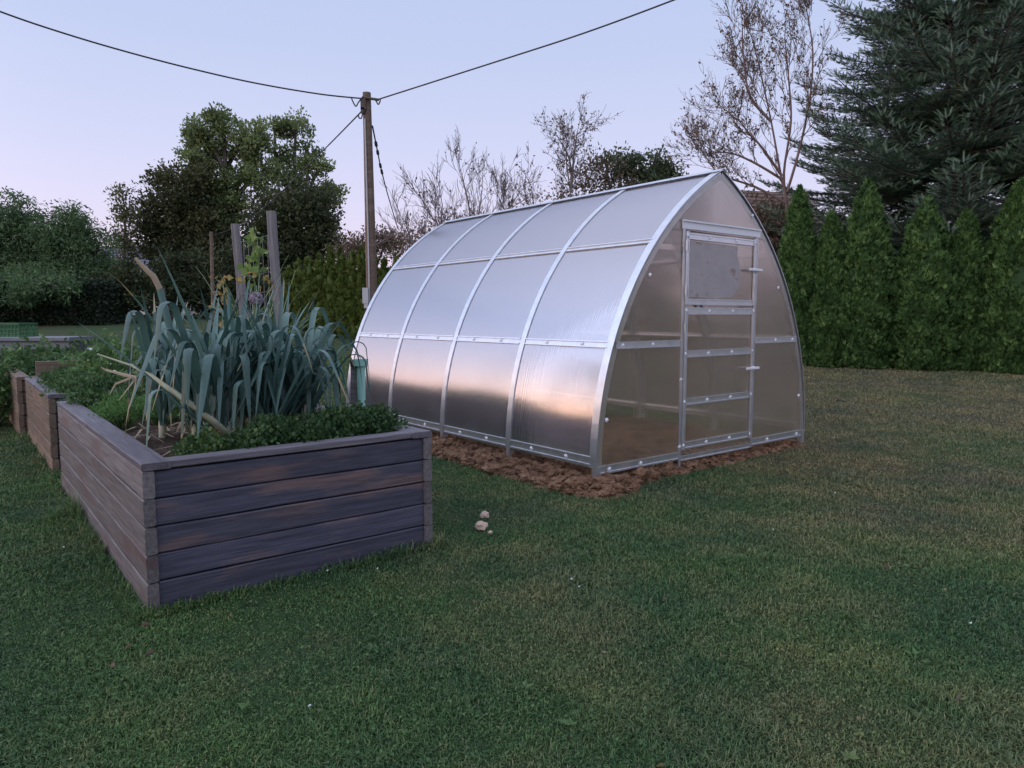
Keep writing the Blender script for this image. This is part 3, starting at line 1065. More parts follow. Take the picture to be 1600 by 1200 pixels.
mb = MB()
Vs, Fs = grid(xs, ys, soil_z)
mb.add(Vs, Fs)
kind(mb.build('soil', MAT['clay'], None, GA, ROT, False), 'structure')
mb = MB()
n = 5200
left = rng.random(n) < 0.62
cx = np.where(left, rng.uniform(-0.42, 0.1, n), rng.uniform(-0.3, 2.9, n))
cy = np.where(left, rng.uniform(-0.4, 4.0, n), rng.uniform(-0.35, 0.1, n))
cz = soil_z(cx, cy)
for x, y, z in zip(cx, cy, cz):
    edge = max(-x, -y, x - GW, 0)
    if z < 0.0 or (0.12 < x < GW - 0.1 and y > 0.12 and random.random() < 0.8) or (x > 1.3 and random.random() < 0.6):
        continue
    r = float(rng.gamma(1.8, 0.0068)) + 0.005
    if random.random() < 0.05:
        r *= 2.0
    r = min(r, 0.055)
    mb.blob((x, y, z + r * 0.35), (r, r * random.uniform(0.7, 1.1), r * random.uniform(0.6, 0.9)), 1 if r < 0.02 else 2, 0.34)
kind(mb.build('soil_clods', MAT['clay'], None, GA, ROT), 'stuff')

for i, (u, v, r, lab) in enumerate(((757, 806, 0.030, 'upper pale clod on the lawn in front of the greenhouse'), (752, 825, 0.036, 'largest pale flat clod on the lawn between bed and greenhouse'),
                                    (766, 831, 0.015, 'smallest pale crumb on the lawn beside the largest clod'))):
    mb = MB()
    mb.blob((0, 0, 0), (r, r * 0.8, r * 0.8), 2, 0.2)
    o = mb.build('clod', MAT['stone'], None, tuple(gp(u, v + 4) + np.array([0, 0, r * 0.7])), random.random() * 3)
    tag(o, lab, 'clod', 'pale clods on the lawn')

# ------------------------------------------------------------------ raised beds
BP = gp(232, 957)
BH, BW_ = 0.615, 1.36


def boards(L, H, t, nb, gap=0.005, ext=0.0):
    m = MB()
    h = H / nb
    for k in range(nb):
        j = rng.uniform(-0.002, 0.002)
        m.cbox((0, j, k * h + gap * 0.5 - (0.05 if k == 0 else 0)), (L, t + j, (k + 1) * h - gap * 0.5), 0.005, rng.uniform(0.1, 0.9), rnd=0.0009)
    return m


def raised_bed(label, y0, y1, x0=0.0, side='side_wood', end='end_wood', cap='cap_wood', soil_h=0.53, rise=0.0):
    base = BP + D2 * x0 + D1 * y0
    base[2] = rise
    L = y1 - y0
    t = 0.045
    rb = thing('raised_bed', label, 'raised bed', base, ROT)
    H = BH - 0.034
    # long walls: local X along the bed
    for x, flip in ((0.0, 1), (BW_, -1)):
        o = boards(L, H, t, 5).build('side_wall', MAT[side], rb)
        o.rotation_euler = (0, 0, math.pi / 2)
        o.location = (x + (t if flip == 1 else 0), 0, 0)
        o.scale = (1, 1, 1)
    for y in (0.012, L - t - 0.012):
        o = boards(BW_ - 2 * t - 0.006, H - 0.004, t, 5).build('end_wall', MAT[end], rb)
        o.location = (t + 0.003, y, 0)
    cw = 0.112
    for x in (-0.001, BW_ - cw + 0.001):
        for a, b in ((-0.001, L * 0.52 - 0.001), (L * 0.52 + 0.001, L + 0.001)):
            m = MB()
            m.cbox((0, 0, 0), (b - a, cw, 0.030), 0.004, rng.uniform(0.3, 0.9), rnd=0.0006)
            o = m.build('cap_board', MAT[cap], rb)
            o.rotation_euler = (0, 0, math.pi / 2)
            o.location = (x + cw, a, H + 0.002)
    for y in (0.006, L - cw * 0.8 - 0.006):
        m = MB()
        m.cbox((0, 0, 0), (BW_ - 2 * cw + 0.008, cw * 0.8, 0.030), 0.004, rng.uniform(0.3, 0.9), rnd=0.0006)
        o = m.build('cap_board', MAT[cap], rb)
        o.location = (cw - 0.004, y, H + 0.002)
    m = MB()
    V, Fa = grid(np.linspace(t + 0.002, BW_ - t - 0.002, 46), np.linspace(t + 0.02, L - t - 0.02, int(L * 34)),
                 lambda X, Y: soil_h + 0.025 * smooth_noise(X * 4, Y * 4, 9) + 0.02 * np.sin(X * 2.3))
    m.add(V, Fa)
    m.build('soil', MAT['loam'], rb, smooth=True)
    return rb


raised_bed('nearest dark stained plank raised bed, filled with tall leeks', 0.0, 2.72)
raised_bed('weathered brown raised bed behind the leek bed, full of leafy bushes', 3.27, 5.23, 0.0, 'tan_wood', 'black_end', 'cap_wood') if False else None
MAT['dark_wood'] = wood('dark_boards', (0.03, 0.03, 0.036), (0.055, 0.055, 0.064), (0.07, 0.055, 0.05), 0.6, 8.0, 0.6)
raised_bed('middle raised bed with brown sides and a dark end, full of leafy bushes', 3.27, 5.23, 0.0, 'tan_wood', 'dark_wood', 'cap_wood')
raised_bed('farthest raised bed, pale tan boards, at the left edge of the lawn', 5.34, 8.0, -0.06, 'tan_wood', 'tan_wood', 'tan_wood', 0.5)


def bl(x, y, z=0.0):
    """point in the bed frame"""
    p = BP + D2 * x + D1 * y
    return np.array([p[0], p[1], z])


# ------------------------------------------------------------------ leeks
def leek(p, h=0.85, nl=9, yaw=None, lean=0.08, label=None, folds=0.6):
    root = thing('leek', label or 'leek with folded blue-green strap leaves standing in the nearest bed', 'leek', p, 0, 'leeks in the nearest bed')
    yaw = rng.uniform(0, math.pi) if yaw is None else yaw
    st = MB()
    lx, ly = rng.normal(0, lean, 2)
    hs = h * 0.25
    st.tube([(0, 0, -0.04), (lx * 0.1, ly * 0.1, hs * 0.5), (lx * 0.25, ly * 0.25, hs)], [0.021, 0.019, 0.018], 10, rng.uniform(0, 1))
    st.build('stem', MAT['leek_stem'], root, smooth=True)
    lf = MB()
    for k in range(nl):
        side = 1 if k % 2 == 0 else -1
        a = yaw + rng.normal(0, 0.5)
        d = np.array([math.cos(a) * side, math.sin(a) * side, 0])
        f = k / max(nl - 1, 1)
        z0 = hs * (0.45 + 0.55 * f)
        L = h * rng.uniform(0.85, 1.3)
        el = rad(rng.uniform(62, 88)) if f > 0.3 else rad(rng.uniform(48, 72))
        pts, wd = [], []
        p_ = np.array([lx * 0.2, ly * 0.2, z0]) + d * 0.012
        fold = rng.uniform(0.34, 0.60) if rng.random() < 0.78 else 9
        slim = 0.8 if fold > 1 else 1.0
        ns = 30
        bend = rad(rng.uniform(118, 150))
        curl = rng.uniform(0.05, 0.6)
        for i in range(ns + 1):
            s_ = i / ns
            pts.append(p_.copy())
            wd.append(0.0185 * (0.9 + 0.1 * math.sin(s_ * 3)) * (1 - max(0, (s_ - 0.55) / 0.45) ** 1.6) + 0.0015)
            e = el - curl * s_ ** 1.5
            if s_ > fold:
                e = e - min((s_ - fold) / 0.16, 1.0) * bend
                e = max(e, -rad(84))
            step = L / ns
            p_ = p_ + (d * math.cos(e) + np.array([0, 0, math.sin(e)])) * step
            d = unit(d + rng.normal(0, 0.012, 3) * [1, 1, 0])
        sd = np.array([-math.sin(a), math.cos(a), 0])
        tb = rng.uniform(0.0, 0.8)
        tt = np.clip(tb + 0.22 * np.linspace(0.4, -0.3, ns) + rng.normal(0, 0.03, ns), 0, 0.85)
        if rng.random() < 0.3:
            tt[-int(rng.integers(2, 7)):] = 1.0
        lf.ribbon(pts, np.array(wd) * slim * rng.uniform(0.6, 1.15), sd, np.repeat(tt, 2), fold=rng.uniform(0.15, 0.6))
    lf.build('leaves', MAT['leek'], root, smooth=True)
    return root


SOIL = 0.54
leek_spots = []
for j, yy in enumerate((0.52, 0.78, 1.05, 1.34)):
    for i, xx in enumerate((0.36, 0.55, 0.72, 0.89, 1.05)):
        if j == 3 and i < 2:
            continue
        leek_spots.append((xx * 0.9 + 0.02 + rng.normal(0, 0.03) + 0.05 * (j % 2), yy + rng.normal(0, 0.03)))
for k, (x, y) in enumerate(leek_spots):
    leek(bl(x, y, SOIL), rng.uniform(0.60, 0.78), int(rng.integers(13, 19)), label=None)

# the tall cut flower stalk leaning left out of the leek clump
o = thing('leek_stalk', 'thick dry brown leek stalk leaning to the upper left out of the leek leaves', 'stalk', bl(0.52, 0.95, SOIL))
b0 = bl(0.52, 0.95, SOIL)
m = MB()
pts = [at(300, 640, 3.62) - b0, at(272, 540, 3.6) - b0, at(250, 452, 3.58) - b0]
pts.insert(0, np.array([0, 0, -0.03]))
m.tube(pts, [0.016, 0.017, 0.017, 0.016], 10, 0.55)
m.build('green_stalk', MAT['leek'], o, smooth=True)
m = MB()
m.tube([pts[-1], at(240, 432, 3.57) - b0, at(225, 418, 3.56) - b0, at(211, 403, 3.55) - b0], [0.0155, 0.015, 0.012, 0.008], 8, 0.3)
m.build('dry_top', MAT['straw'], o, smooth=True)
# fallen stalk lying over the bare soil
b0 = gp(368, 690, 0.56)
o = thing('leek_stalk', 'pale fallen leek stalk lying across the bare soil with dry hanging leaves', 'stalk', b0)
m = MB()
pa = [(0, 0, 0.0), gp(320, 650, 0.66) - b0, at(275, 610, 3.42) - b0, at(232, 583, 3.5) - b0, at(205, 588, 3.5) - b0]
pa = [(0, 0, 0), at(335, 660, 3.40) - b0, at(300, 632, 3.42) - b0, at(262, 606, 3.46) - b0, at(238, 588, 3.5) - b0, at(205, 571, 3.53) - b0, at(152, 553, 3.56) - b0]
m.tube(pa, [0.019, 0.017, 0.015, 0.013, 0.010, 0.006, 0.003], 8, 0.1)
m.build('stalk', MAT['leek_stem'], o, smooth=True)
m = MB()
for q in ([(212, 590), (185, 583), (165, 578), (158, 574)], [(212, 590), (209, 612), (200, 640), (196, 668), (197, 684)], [(215, 596), (205, 590), (180, 600), (172, 615)]):
    P3 = [at(u, v, 3.5 - 0.01 * k) - b0 for k, (u, v) in enumerate(q)]
    m.ribbon(P3, np.linspace(0.009, 0.003, len(P3)), (0, 0.3, 1), rng.uniform(0.2, 0.9))
m.build('dry_leaves', MAT['straw'], o)
# leaf litter hanging at the foot of the leeks
m = MB()
for k in range(150):
    x, y = rng.uniform(0.26, 1.25), rng.uniform(0.3, 1.4)
    p0 = bl(x, y, SOIL + 0.01 + rng.uniform(0, 0.02))
    a = rng.uniform(0, 6.28)
    L = rng.uniform(0.06, 0.22)
    d = np.array([math.cos(a), math.sin(a), 0])
    m.ribbon([p0, p0 + d * L * 0.5 + [0, 0, rng.uniform(0, 0.05)], p0 + d * L], [0.008, 0.007, 0.002], (-d[1], d[0], 0), rng.uniform(0, 1))
kind(m.build('leaf_litter', MAT['straw']), 'stuff')


def thin_plant(name, label, cat, p, n, h, mat, spread=0.25, wid=0.006, group=None):
    root = thing(name, label, cat, p, 0, group)
    m = MB()
    for k in range(n):
        a = rng.uniform(0, 6.28)
        d = np.array([math.cos(a), math.sin(a), 0])
        L = h * rng.uniform(0.7, 1.2)
        e = rad(rng.uniform(62, 88))
        curl = rng.uniform(0.2, 2.6)
        q = d * rng.uniform(0, 0.04)
        pts = []
        for i in range(12):
            pts.append(q.copy())
            ee = e - curl * (i / 11) ** 2.2
            q = q + (d * math.cos(ee) + np.array([0, 0, math.sin(ee)])) * L / 11
        m.ribbon(pts, wid * np.linspace(1, 0.25, 12), (-d[1], d[0], 0), rng.uniform(0, 1), fold=0.6)
    m.build('leaves', MAT[mat], root, smooth=True)
    return root


thin_plant('onion_plant', 'pale green onion clump of thin arching leaves behind the leeks', 'onion', bl(1.02, 1.6, SOIL), 56, 1.0, 'onion', wid=0.008)
thin_plant('onion_plant', 'smaller pale onion clump left of the taller onion clump', 'onion', bl(0.8, 1.55, SOIL), 26, 0.8, 'onion', wid=0.007)

# allium flower
p = bl(0.78, 1.18, SOIL)
o = thing('allium', 'round grey-purple allium flower head above the leek leaves', 'flower', p)
tp = at(400, 467, p[1]) - p
m = MB()
m.tube([(0, 0, 0), tp * [0.4, 0.4, 0.5], tp], [0.009, 0.008, 0.006], 8, 0.6)
m.build('stem', MAT['onion'], o, smooth=True)
m = MB()
for k in range(420):
    d = unit(rng.normal(0, 1, 3))
    r = 0.036 * rng.uniform(0.85, 1.1)
    m.tube([tp + d * r * 0.3, tp + d * r], [0.0006, 0.0012], 3, cap=False)
    m.blob(tp + d * r, 0.0042, 1, 0.2)
m.build('flower_head', MAT['allium'], o)

# ------------------------------------------------------------------ leafy plants


def curly(name, label, cat, p, n, r, h, mat, leaf=0.022, group=None, aspect=0.9, stems=True, flowers=0, tint=(0, 0.93)):
    """low bushy plant: leaf clusters on short stems"""
    root = thing(name, label, cat, p, 0, group)
    m = MB()
    sm = MB()
    for k in range(n):
        a, q = rng.uniform(0, 6.28), math.sqrt(rng.uniform(0, 1))
        tip = np.array([math.cos(a) * q * r, math.sin(a) * q * r, h * (1 - 0.55 * q * q) * rng.uniform(0.65, 1.05)])
        if stems:
            sm.tube([(tip[0] * 0.15, tip[1] * 0.15, -0.01), tip * [0.6, 0.6, 0.6], tip], [0.0025, 0.002, 0.0015], 3, rng.uniform(0, 1), cap=False)
        kx = 16
        P = tip + rng.normal(0, 1, (kx, 3)) * leaf * [1.25, 1.25, 0.8]
        t0 = rng.uniform(tint[0], tint[1])
        leaf_cloud(m, P, leaf, aspect, 0.4, unit(P - tip * [0.6, 0.6, 0.2]) * 0.8, (max(0, t0 - 0.15), min(1, t0 + 0.12)))
    if stems:
        sm.build('stems', MAT[mat], root)
    m.build('leaves', MAT[mat], root)
    if flowers:
        for k in range(flowers):
            a = rng.uniform(0, 6.28)
            fm = MB()
            c = np.array([math.cos(a) * r * 0.7, math.sin(a) * r * 0.7 - 0.1, h * rng.uniform(0.6, 1.0)])
            for j in range(5):
                b = j * 1.2566
                d = np.array([math.cos(b), math.sin(b), 0.3])
                leaf_cloud(fm, (c + d * 0.018)[None], 0.036, 0.7, 0, d[None])
            fm.build('flower', MAT['petal'], root)
    return root


px = [(0.30, 0.24), (0.47, 0.20), (0.62, 0.26), (0.78, 0.22), (0.93, 0.27), (1.08, 0.24), (1.21, 0.30), (1.20, 0.48), (0.70, 0.36), (1.02, 0.38)]
for k, (x, y) in enumerate(px):
    s_ = 0.75 if k < 2 else 1.0
    curly('parsley', 'curly dark green parsley growing along the front edge of the leek bed', 'parsley', bl(x, y, SOIL - 0.02), 60, 0.135 * s_, 0.18 * s_ + 0.02, 'parsley', 0.021,
          'parsley along the front of the nearest bed', tint=(0, 0.8) if k else (0.3, 1.0))
for k, (x, y) in enumerate([(0.22, 1.70), (0.42, 1.66), (0.62, 1.72), (0.27, 1.95), (0.5, 1.95), (0.72, 2.0), (0.3, 2.22), (0.58, 2.25)]):
    curly('carrot_greens', 'bright green feathery carrot tops behind the bare soil in the nearest bed', 'carrot greens', bl(x, y, SOIL - 0.02), 56, 0.15, 0.19, 'carrot', 0.020,
          'carrot greens in the nearest bed', 0.45)
for k, (x, y) in enumerate([(0.18, 2.5), (0.45, 2.5), (0.7, 2.48)]):
    curly('herb', 'dark leafy herb at the far end of the nearest bed', 'herb', bl(x, y, SOIL - 0.02), 40, 0.15, 0.2, 'herb', 0.035, 'herbs at the far end of the nearest bed', 0.6)


def bushy(name, label, cat, p, n, r, h, mat, leaf, group=None, flowers=0, aspect=0.55):
    root = thing(name, label, cat, p, 0, group)
    m, sm = MB(), MB()
    for k in range(n):
        a, q = rng.uniform(0, 6.28), rng.uniform(0.1, 1) ** 0.7
        tip = np.array([math.cos(a) * q * r, math.sin(a) * q * r, h * math.sqrt(max(0.05, 1 - 0.75 * q * q)) * rng.uniform(0.6, 1.1)])
        base = np.array([tip[0] * 0.15, tip[1] * 0.15, 0])
        mid = base * 0.4 + tip * 0.6 + [0, 0, 0.08 * h]
        sm.tube([base, mid, tip], [0.007, 0.005, 0.002], 4, rng.uniform(0, 1), cap=False)
        t = rng.uniform(0.3, 1, 16)[:, None]
        P = base * (1 - t) ** 2 + 2 * mid * t * (1 - t) + tip * t * t + rng.normal(0, leaf * 0.8, (16, 3))
        t0 = rng.uniform(0, 0.85)
        leaf_cloud(m, P, leaf, aspect, 0.2, unit(tip - base)[None] * 0.7, (t0, t0 + 0.15), 0.25)
    sm.build('stems', MAT[mat], root)
    m.build('leaves', MAT[mat], root)
    for k in range(flowers):
        fm = MB()
        a = rng.uniform(3.4, 5.8)
        c = np.array([math.cos(a) * r * 0.8, math.sin(a) * r * 0.8, h * rng.uniform(0.55, 1.0)])
        for j in range(6):
            d = unit(np.array([math.cos(j), math.sin(j), 0.4]))
            leaf_cloud(fm, (c + d * 0.013)[None], 0.028, 0.8, 0, d[None])
        fm.build('flower', MAT['petal'], root)
    return root


for k, (x, y, h, f) in enumerate([(0.95, 3.7, 0.34, 1), (0.62, 4.2, 0.34, 2), (1.05, 4.2, 0.44, 1), (0.6, 4.8, 0.40, 2), (1.0, 4.8, 0.44, 2), (1.12, 3.45, 0.26, 2)]):
    bushy('bush_plant', 'dark green bushy vegetable plant with small white flowers in the middle bed', 'vegetable plant', bl(x, y, 0.52), 36, 0.34, h, 'bush', 0.07, 'bushy plants in the middle bed', f)
for k, (x, y) in enumerate([(0.22, 3.5), (0.45, 3.55), (0.25, 3.85), (0.22, 4.2), (0.25, 4.6), (0.3, 5.0)]):
    curly('celery_plant', 'low bright green leafy clump along the left side of the middle bed', 'celery', bl(x, y, 0.52), 40, 0.17, 0.2, 'herb', 0.035, 'low green clumps in the middle bed', 0.6)
m = MB()
m.cbox((0, 0, 0), (0.62, 0.04, 0.15), 0.006, 0.6, rnd=0.001)
b_ = bl(0.09, 5.17, BH + 0.002)
tag(m.build('plank', MAT['tan_wood'], None, tuple(b_), ROT), 'short tan plank standing upright on the far rim of the middle raised bed', 'plank')
for k, (x, y, h) in enumerate([(0.4, 5.75, 0.36), (1.0, 5.9, 0.42), (0.35, 6.5, 0.42), (1.0, 6.7, 0.46), (0.15, 7.2, 0.36), (0.2, 7.8, 0.4)]):
    bushy('potato_plant', 'mid green leafy plant growing in the farthest bed', 'vegetable plant', bl(x, y, 0.5), 34, 0.38, h * 0.8, 'herb', 0.07, 'leafy plants in the farthest bed', 0)
for k, (u, v, y, h, r) in enumerate([(20, 560, 8.2, 0.82, 0.6), (-25, 580, 7.6, 0.9, 0.6), (80, 545, 9.6, 0.86, 0.7), (155, 540, 10.3, 0.9, 0.6)]):
    p = at(u, v, y)
    p[2] = float(ground_z(p[0], p[1]))
    bushy('shrub', ['tall leafy shrub at the left picture edge beyond the beds', 'leafy shrub cut by the left picture edge', 'low leafy shrub in front of the grey slab', 'leafy shrub right of the grey slab, pale shoots on top'][k],
          'shrub', p, 60, r, h, 'bush', 0.085, None, 0)

# ------------------------------------------------------------------ posts, mesh, vine, gauge


def square_post(label, u0, v0, u1, v1, y, w=0.06, g=None):
    top = at(u0, v0, y)
    p = at(u1, v1, y)
    p[2] = 0.0
    k = (top[2] - 0) / max(top[2] - at(u1, v1, y)[2], 0.1)
    foot = np.array([top[0] + (at(u1, v1, y)[0] - top[0]) * k, y, 0.0])
    m = MB()
    L = np.linalg.norm(top - foot)
    m.cbox((-0.15, -w / 2, -w / 2), (L, w / 2, w / 2), 0.004, 0.5, rnd=0.0015)
    o = m.build('garden_post', MAT['post_wood'], None, tuple(foot))
    o.rotation_mode = 'QUATERNION'
    o.rotation_quaternion = Vector(top - foot).to_track_quat('X', 'Z')
    return tag(o, label, 'post', g)


Y1, Y2 = 5.75, 5.25
square_post('shorter grey square garden post left of the taller one, behind the leeks', 367, 350, 376, 446, Y1, 0.052)
square_post('taller grey square garden post behind the leeks', 424, 330, 433, 458, Y2, 0.056)
m = MB()
a0, a1 = at(367, 378, Y1 + 0.04), at(426, 378, Y2 + 0.04)
for k in range(9):
    z = 0.55 + k * 0.14
    if k == 8:
        z = a0[2]
    m.tube([(a0[0], a0[1], z), ((a0[0] + a1[0]) / 2, (a0[1] + a1[1]) / 2, z - 0.02), (a1[0], a1[1], z + 0.01)], 0.0022, 4)
for k in range(9):
    f = k / 8
    q = a0 * (1 - f) + a1 * f
    m.tube([(q[0], q[1], 0.45), (q[0], q[1], a0[2])], 0.0020, 4)
o = m.build('wire_mesh', MAT['wire'])
tag(o, 'wire climbing mesh stretched between the two grey posts', 'mesh')
p = at(330, 470, 6.6)
p[2] = 0
m = MB()
tp = at(330, 362, 6.6)
m.tube([p, (p[0] + 0.01, p[1], 1.0), tp], [0.02, 0.018, 0.016], 8)
tag(m.build('garden_stake', MAT['pole_wood'], smooth=True), 'thin brown round stake behind the leeks, left of the grey posts', 'stake')

# climbing bean on the mesh
p = at(398, 440, 5.4)
p[2] = 0.5
root = thing('bean_vine', 'climbing bean vine on the wire mesh, light green top and yellowing leaves below', 'vine', p)
m, s_ = MB(), MB()
path = [(400, 450), (395, 430), (402, 410), (396, 392), (400, 374), (397, 366)]
P3 = [np.array([0, 0, 0])] + [at(u, v, 5.42) - p for u, v in path]
s_.tube(P3, [0.005] * len(P3), 5, 0.3)
for (u, v, sp_, n_, mi) in ((397, 372, 8, 14, 0), (404, 392, 8, 14, 0), (392, 412, 10, 12, 0), (400, 428, 14, 12, 0)):
    P = np.array([at(u + rng.normal(0, sp_), v + rng.normal(0, sp_ * 0.8), 5.42 + rng.normal(0, 0.05)) for k in range(n_)]) - p
    leaf_cloud(m, P, 0.07, 0.8, -0.2, None, (0, 0.7))
s_.build('stem', MAT['vine'], root)
m.build('leaves', MAT['vine'], root)
m = MB()
for (u, v, sp_, n_) in ((350, 440, 10, 10), (375, 436, 12, 12), (352, 462, 8, 14), (360, 505, 6, 8), (338, 478, 6, 8), (352, 512, 5, 6), (410, 440, 10, 8)):
    P = np.array([at(u + rng.normal(0, sp_), v + rng.normal(0, sp_ * 0.6), 5.3 + rng.normal(0, 0.08)) for k in range(n_)]) - p
    leaf_cloud(m, P, 0.045, 0.75, -0.3, None, (0, 1))
m.build('yellow_leaves', MAT['dryleaf'], root)

# rain gauge on its stake
q = at(553, 640, 4.35)
p = np.array([q[0], q[1], 0.0])
top = at(553, 562, 4.35)[2]
m = MB()
m.cbox((-0.012, -0.02, -0.1), (0.03, 0.012, top), 0.004, axis=2)
tag(m.build('garden_stake', MAT['post_wood'], None, tuple(p)), 'short wooden stake beside the leek bed carrying the rain gauge', 'stake')
root = thing('rain_gauge', 'mint green plastic rain gauge fixed to a short wooden stake', 'rain gauge', (p[0] + 0.055, p[1] - 0.035, top - 0.285))
m = MB()
m.lathe([(0.0, 0.0), (0.02, 0.0), (0.024, 0.01), (0.026, 0.245), (0.043, 0.25), (0.046, 0.29), (0.043, 0.29), (0.040, 0.255), (0.0, 0.25)], 20)
m.build('tube', MAT['mint'], root, smooth=False)
m = MB()
m.box((-0.062, -0.012, 0.247), (-0.02, 0.03, 0.283))
m.build('bracket', MAT['black'], root)

# ------------------------------------------------------------------ crate, slab
p = at(8, 526, 10.4)
root = thing('crate', 'green plastic mesh crate at the left picture edge above the bushes', 'crate', p)
m = MB()
Wc, Dc, Hc = 0.68, 0.4, 0.2
for x in np.linspace(-Wc / 2, Wc / 2, 14):
    for y in (-Dc / 2, Dc / 2):
        m.box((x - 0.005, y - 0.006, 0), (x + 0.005, y + 0.006, Hc - 0.02))
for y in np.linspace(-Dc / 2, Dc / 2, 9)[1:-1]:
    for x in (-Wc / 2, Wc / 2):
        m.box((x - 0.006, y - 0.005, 0), (x + 0.006, y + 0.005, Hc - 0.02))
for z in (0.05, 0.11, 0.17):
    for y in (-Dc / 2, Dc / 2):
        m.box((-Wc / 2, y - 0.005, z - 0.005), (Wc / 2, y + 0.005, z + 0.005))
    for x in (-Wc / 2, Wc / 2):
        m.box((x - 0.005, -Dc / 2, z - 0.005), (x + 0.005, Dc / 2, z + 0.005))
m.box((-Wc / 2, -Dc / 2, 0.001), (Wc / 2, Dc / 2, 0.01))
m.build('basket', MAT['crate'], root)
m = MB()
for y in (-Dc / 2, Dc / 2):
    m.box((-Wc / 2 - 0.012, y - 0.014, Hc - 0.02), (Wc / 2 + 0.012, y + 0.014, Hc))
for x in (-Wc / 2, Wc / 2):
    m.box((x - 0.014, -Dc / 2 + 0.015, Hc - 0.02), (x + 0.014, Dc / 2 - 0.015, Hc))
m.build('rim', MAT['crate'], root)
# grey table-like slab the crate stands beside
q0, q1 = at(-60, 526, 10.4), at(128, 526, 10.4)
root = thing('low_wall', 'low blue-grey concrete wall beyond the raised beds, carrying the crate', 'wall', ((q0 + q1) / 2 * [1, 1, 0]), math.atan2(q1[1] - q0[1], q1[0] - q0[0]))
L = np.linalg.norm(q1 - q0)
zt = (q0[2] + q1[2]) / 2
m = MB()
m.cbox((-L / 2, -0.3, zt - 0.06), (L / 2, 0.3, zt), 0.01)
m.build('coping', MAT['slab'], root)
m = MB()
m.box((-L / 2 + 0.03, -0.26, -0.1), (L / 2 - 0.03, 0.26, zt - 0.0605))
m.build('wall_body', MAT['slab'], root)
p_c = np.array([0, 0, 0])

# ------------------------------------------------------------------ utility pole and cables
YP = 14.0
base = at(583, 520, YP)
base[2] = float(ground_z(base[0], base[1]))
top = at(573, 145, YP)
pole = thing('utility_pole', 'brown wooden utility pole behind the greenhouse carrying four cables', 'utility pole', base)
m = MB()
n_ = 9
pp = [(base * (1 - k / n_) + top * (k / n_)) - base for k in range(n_ + 1)]
pp[0] = pp[0] - [0, 0, 0.3]
m.tube(pp, np.linspace(0.122, 0.078, n_ + 1), 14, 0.5)
o = m.build('post', MAT['pole_wood'], pole, smooth=True)
m = MB()
c = at(571.5, 462, YP - 0.14) - base
m.box(c - [0.055, 0.05, 0.15], c + [0.055, 0.05, 0.15])
m.box(c - [0.03, 0.04, 0.24], c + [0.045, 0.04, -0.1501])
m.build('junction_box', MAT['grey_box'], pole)
m = MB()
m.tube([at(578, 500, YP - 0.13) - base, at(575.5, 380, YP - 0.12) - base, at(570, 185, YP - 0.1) - base], 0.014, 6)
m.build('conduit', MAT['grey_box'], pole)
m = MB()
for (u, v, w_, h_) in ((568, 163, 0.05, 0.1), (567, 173, 0.035, 0.05)):
    c = at(u, v, YP - 0.08) - base
    m.box(c - [w_, 0.04, h_], c + [w_, 0.04, h_])
m.tube([at(566, 152, YP - 0.1) - base, at(592, 156, YP - 0.1) - base], 0.025, 8)
m.build('clamp', MAT['bark'], pole)


def span(pts, n=30):
    """smooth curve through points"""
    P = np.array(pts)
    out = []
    for i in range(len(P) - 1):
        p0 = P[max(i - 1, 0)]
        p1, p2 = P[i], P[i + 1]
        p3 = P[min(i + 2, len(P) - 1)]
        for k in range(n):
            t = k / n
            out.append(0.5 * ((2 * p1) + (-p0 + p2) * t + (2 * p0 - 5 * p1 + 4 * p2 - p3) * t * t + (-p0 + 3 * p1 - 3 * p2 + p3) * t ** 3))
    out.append(P[-1])
    return np.array(out)


def cable(label, pts, r, loop=None):
    m = MB()
    m.tube(span(pts, 10), r, 6)
    if loop:
        m.tube(span(loop, 8), r * 0.9, 6)
    o = m.build('cable', MAT['cable'], None, (0, 0, 0), smooth=True)
    return tag(o, label, 'cable', 'cables on the utility pole')


cable('black cable sagging from the pole top to the upper left', [at(567, 154, YP - 0.1), at(500, 147, 13.6), at(400, 130, 13.1), at(300, 107.5, 12.6), at(200, 81.5, 12.1), at(100, 52, 11.6), at(0, 18, 11.1), at(-140, -38, 10.4)], 0.014,
      [at(566, 152, YP - 0.12), at(560, 160, YP - 0.12), at(556, 166, YP - 0.12), at(551, 158, YP - 0.12), at(549, 152, YP - 0.1)])
cable('black cable rising from the pole top to the upper right', [at(592, 155, YP - 0.1), at(700, 120.5, 13.3), at(800, 88.5, 12.7), at(900, 56, 12.1), at(1000, 20, 11.5), at(1130, -30, 10.8)], 0.014,
      [at(582, 155, YP - 0.12), at(587, 157, YP - 0.12), at(591, 163, YP - 0.12), at(594, 158, YP - 0.12), at(594, 154, YP - 0.1)])
cable('thin grey cable running from the pole down to the left towards the dark trees', [at(567, 172, YP), at(500, 240, 18), at(420, 318, 24), at(375, 352, 28), at(334, 368, 32)], 0.014,
      [at(567, 172, YP - 0.12), at(565, 184, YP - 0.12), at(561, 184, YP - 0.12), at(560, 179, YP - 0.12)])
m = MB()
gpts = span([at(582, 197, YP), at(589, 232, 16), at(596, 266, 18.5), at(607, 308, 22), at(622, 358, 26)], 8)
m.tube(gpts, 0.016, 6)
for k in (6, 9, 14, 16):
    m.tube([gpts[k], gpts[k + 1]], 0.035, 6)
tag(m.build('cable', MAT['cable'], smooth=True), 'slack knotted cable hanging from the pole down to the right', 'cable', 'cables on the utility pole')

# ------------------------------------------------------------------ trees


def gz(p):
    return float(ground_z(p[0], p[1]))


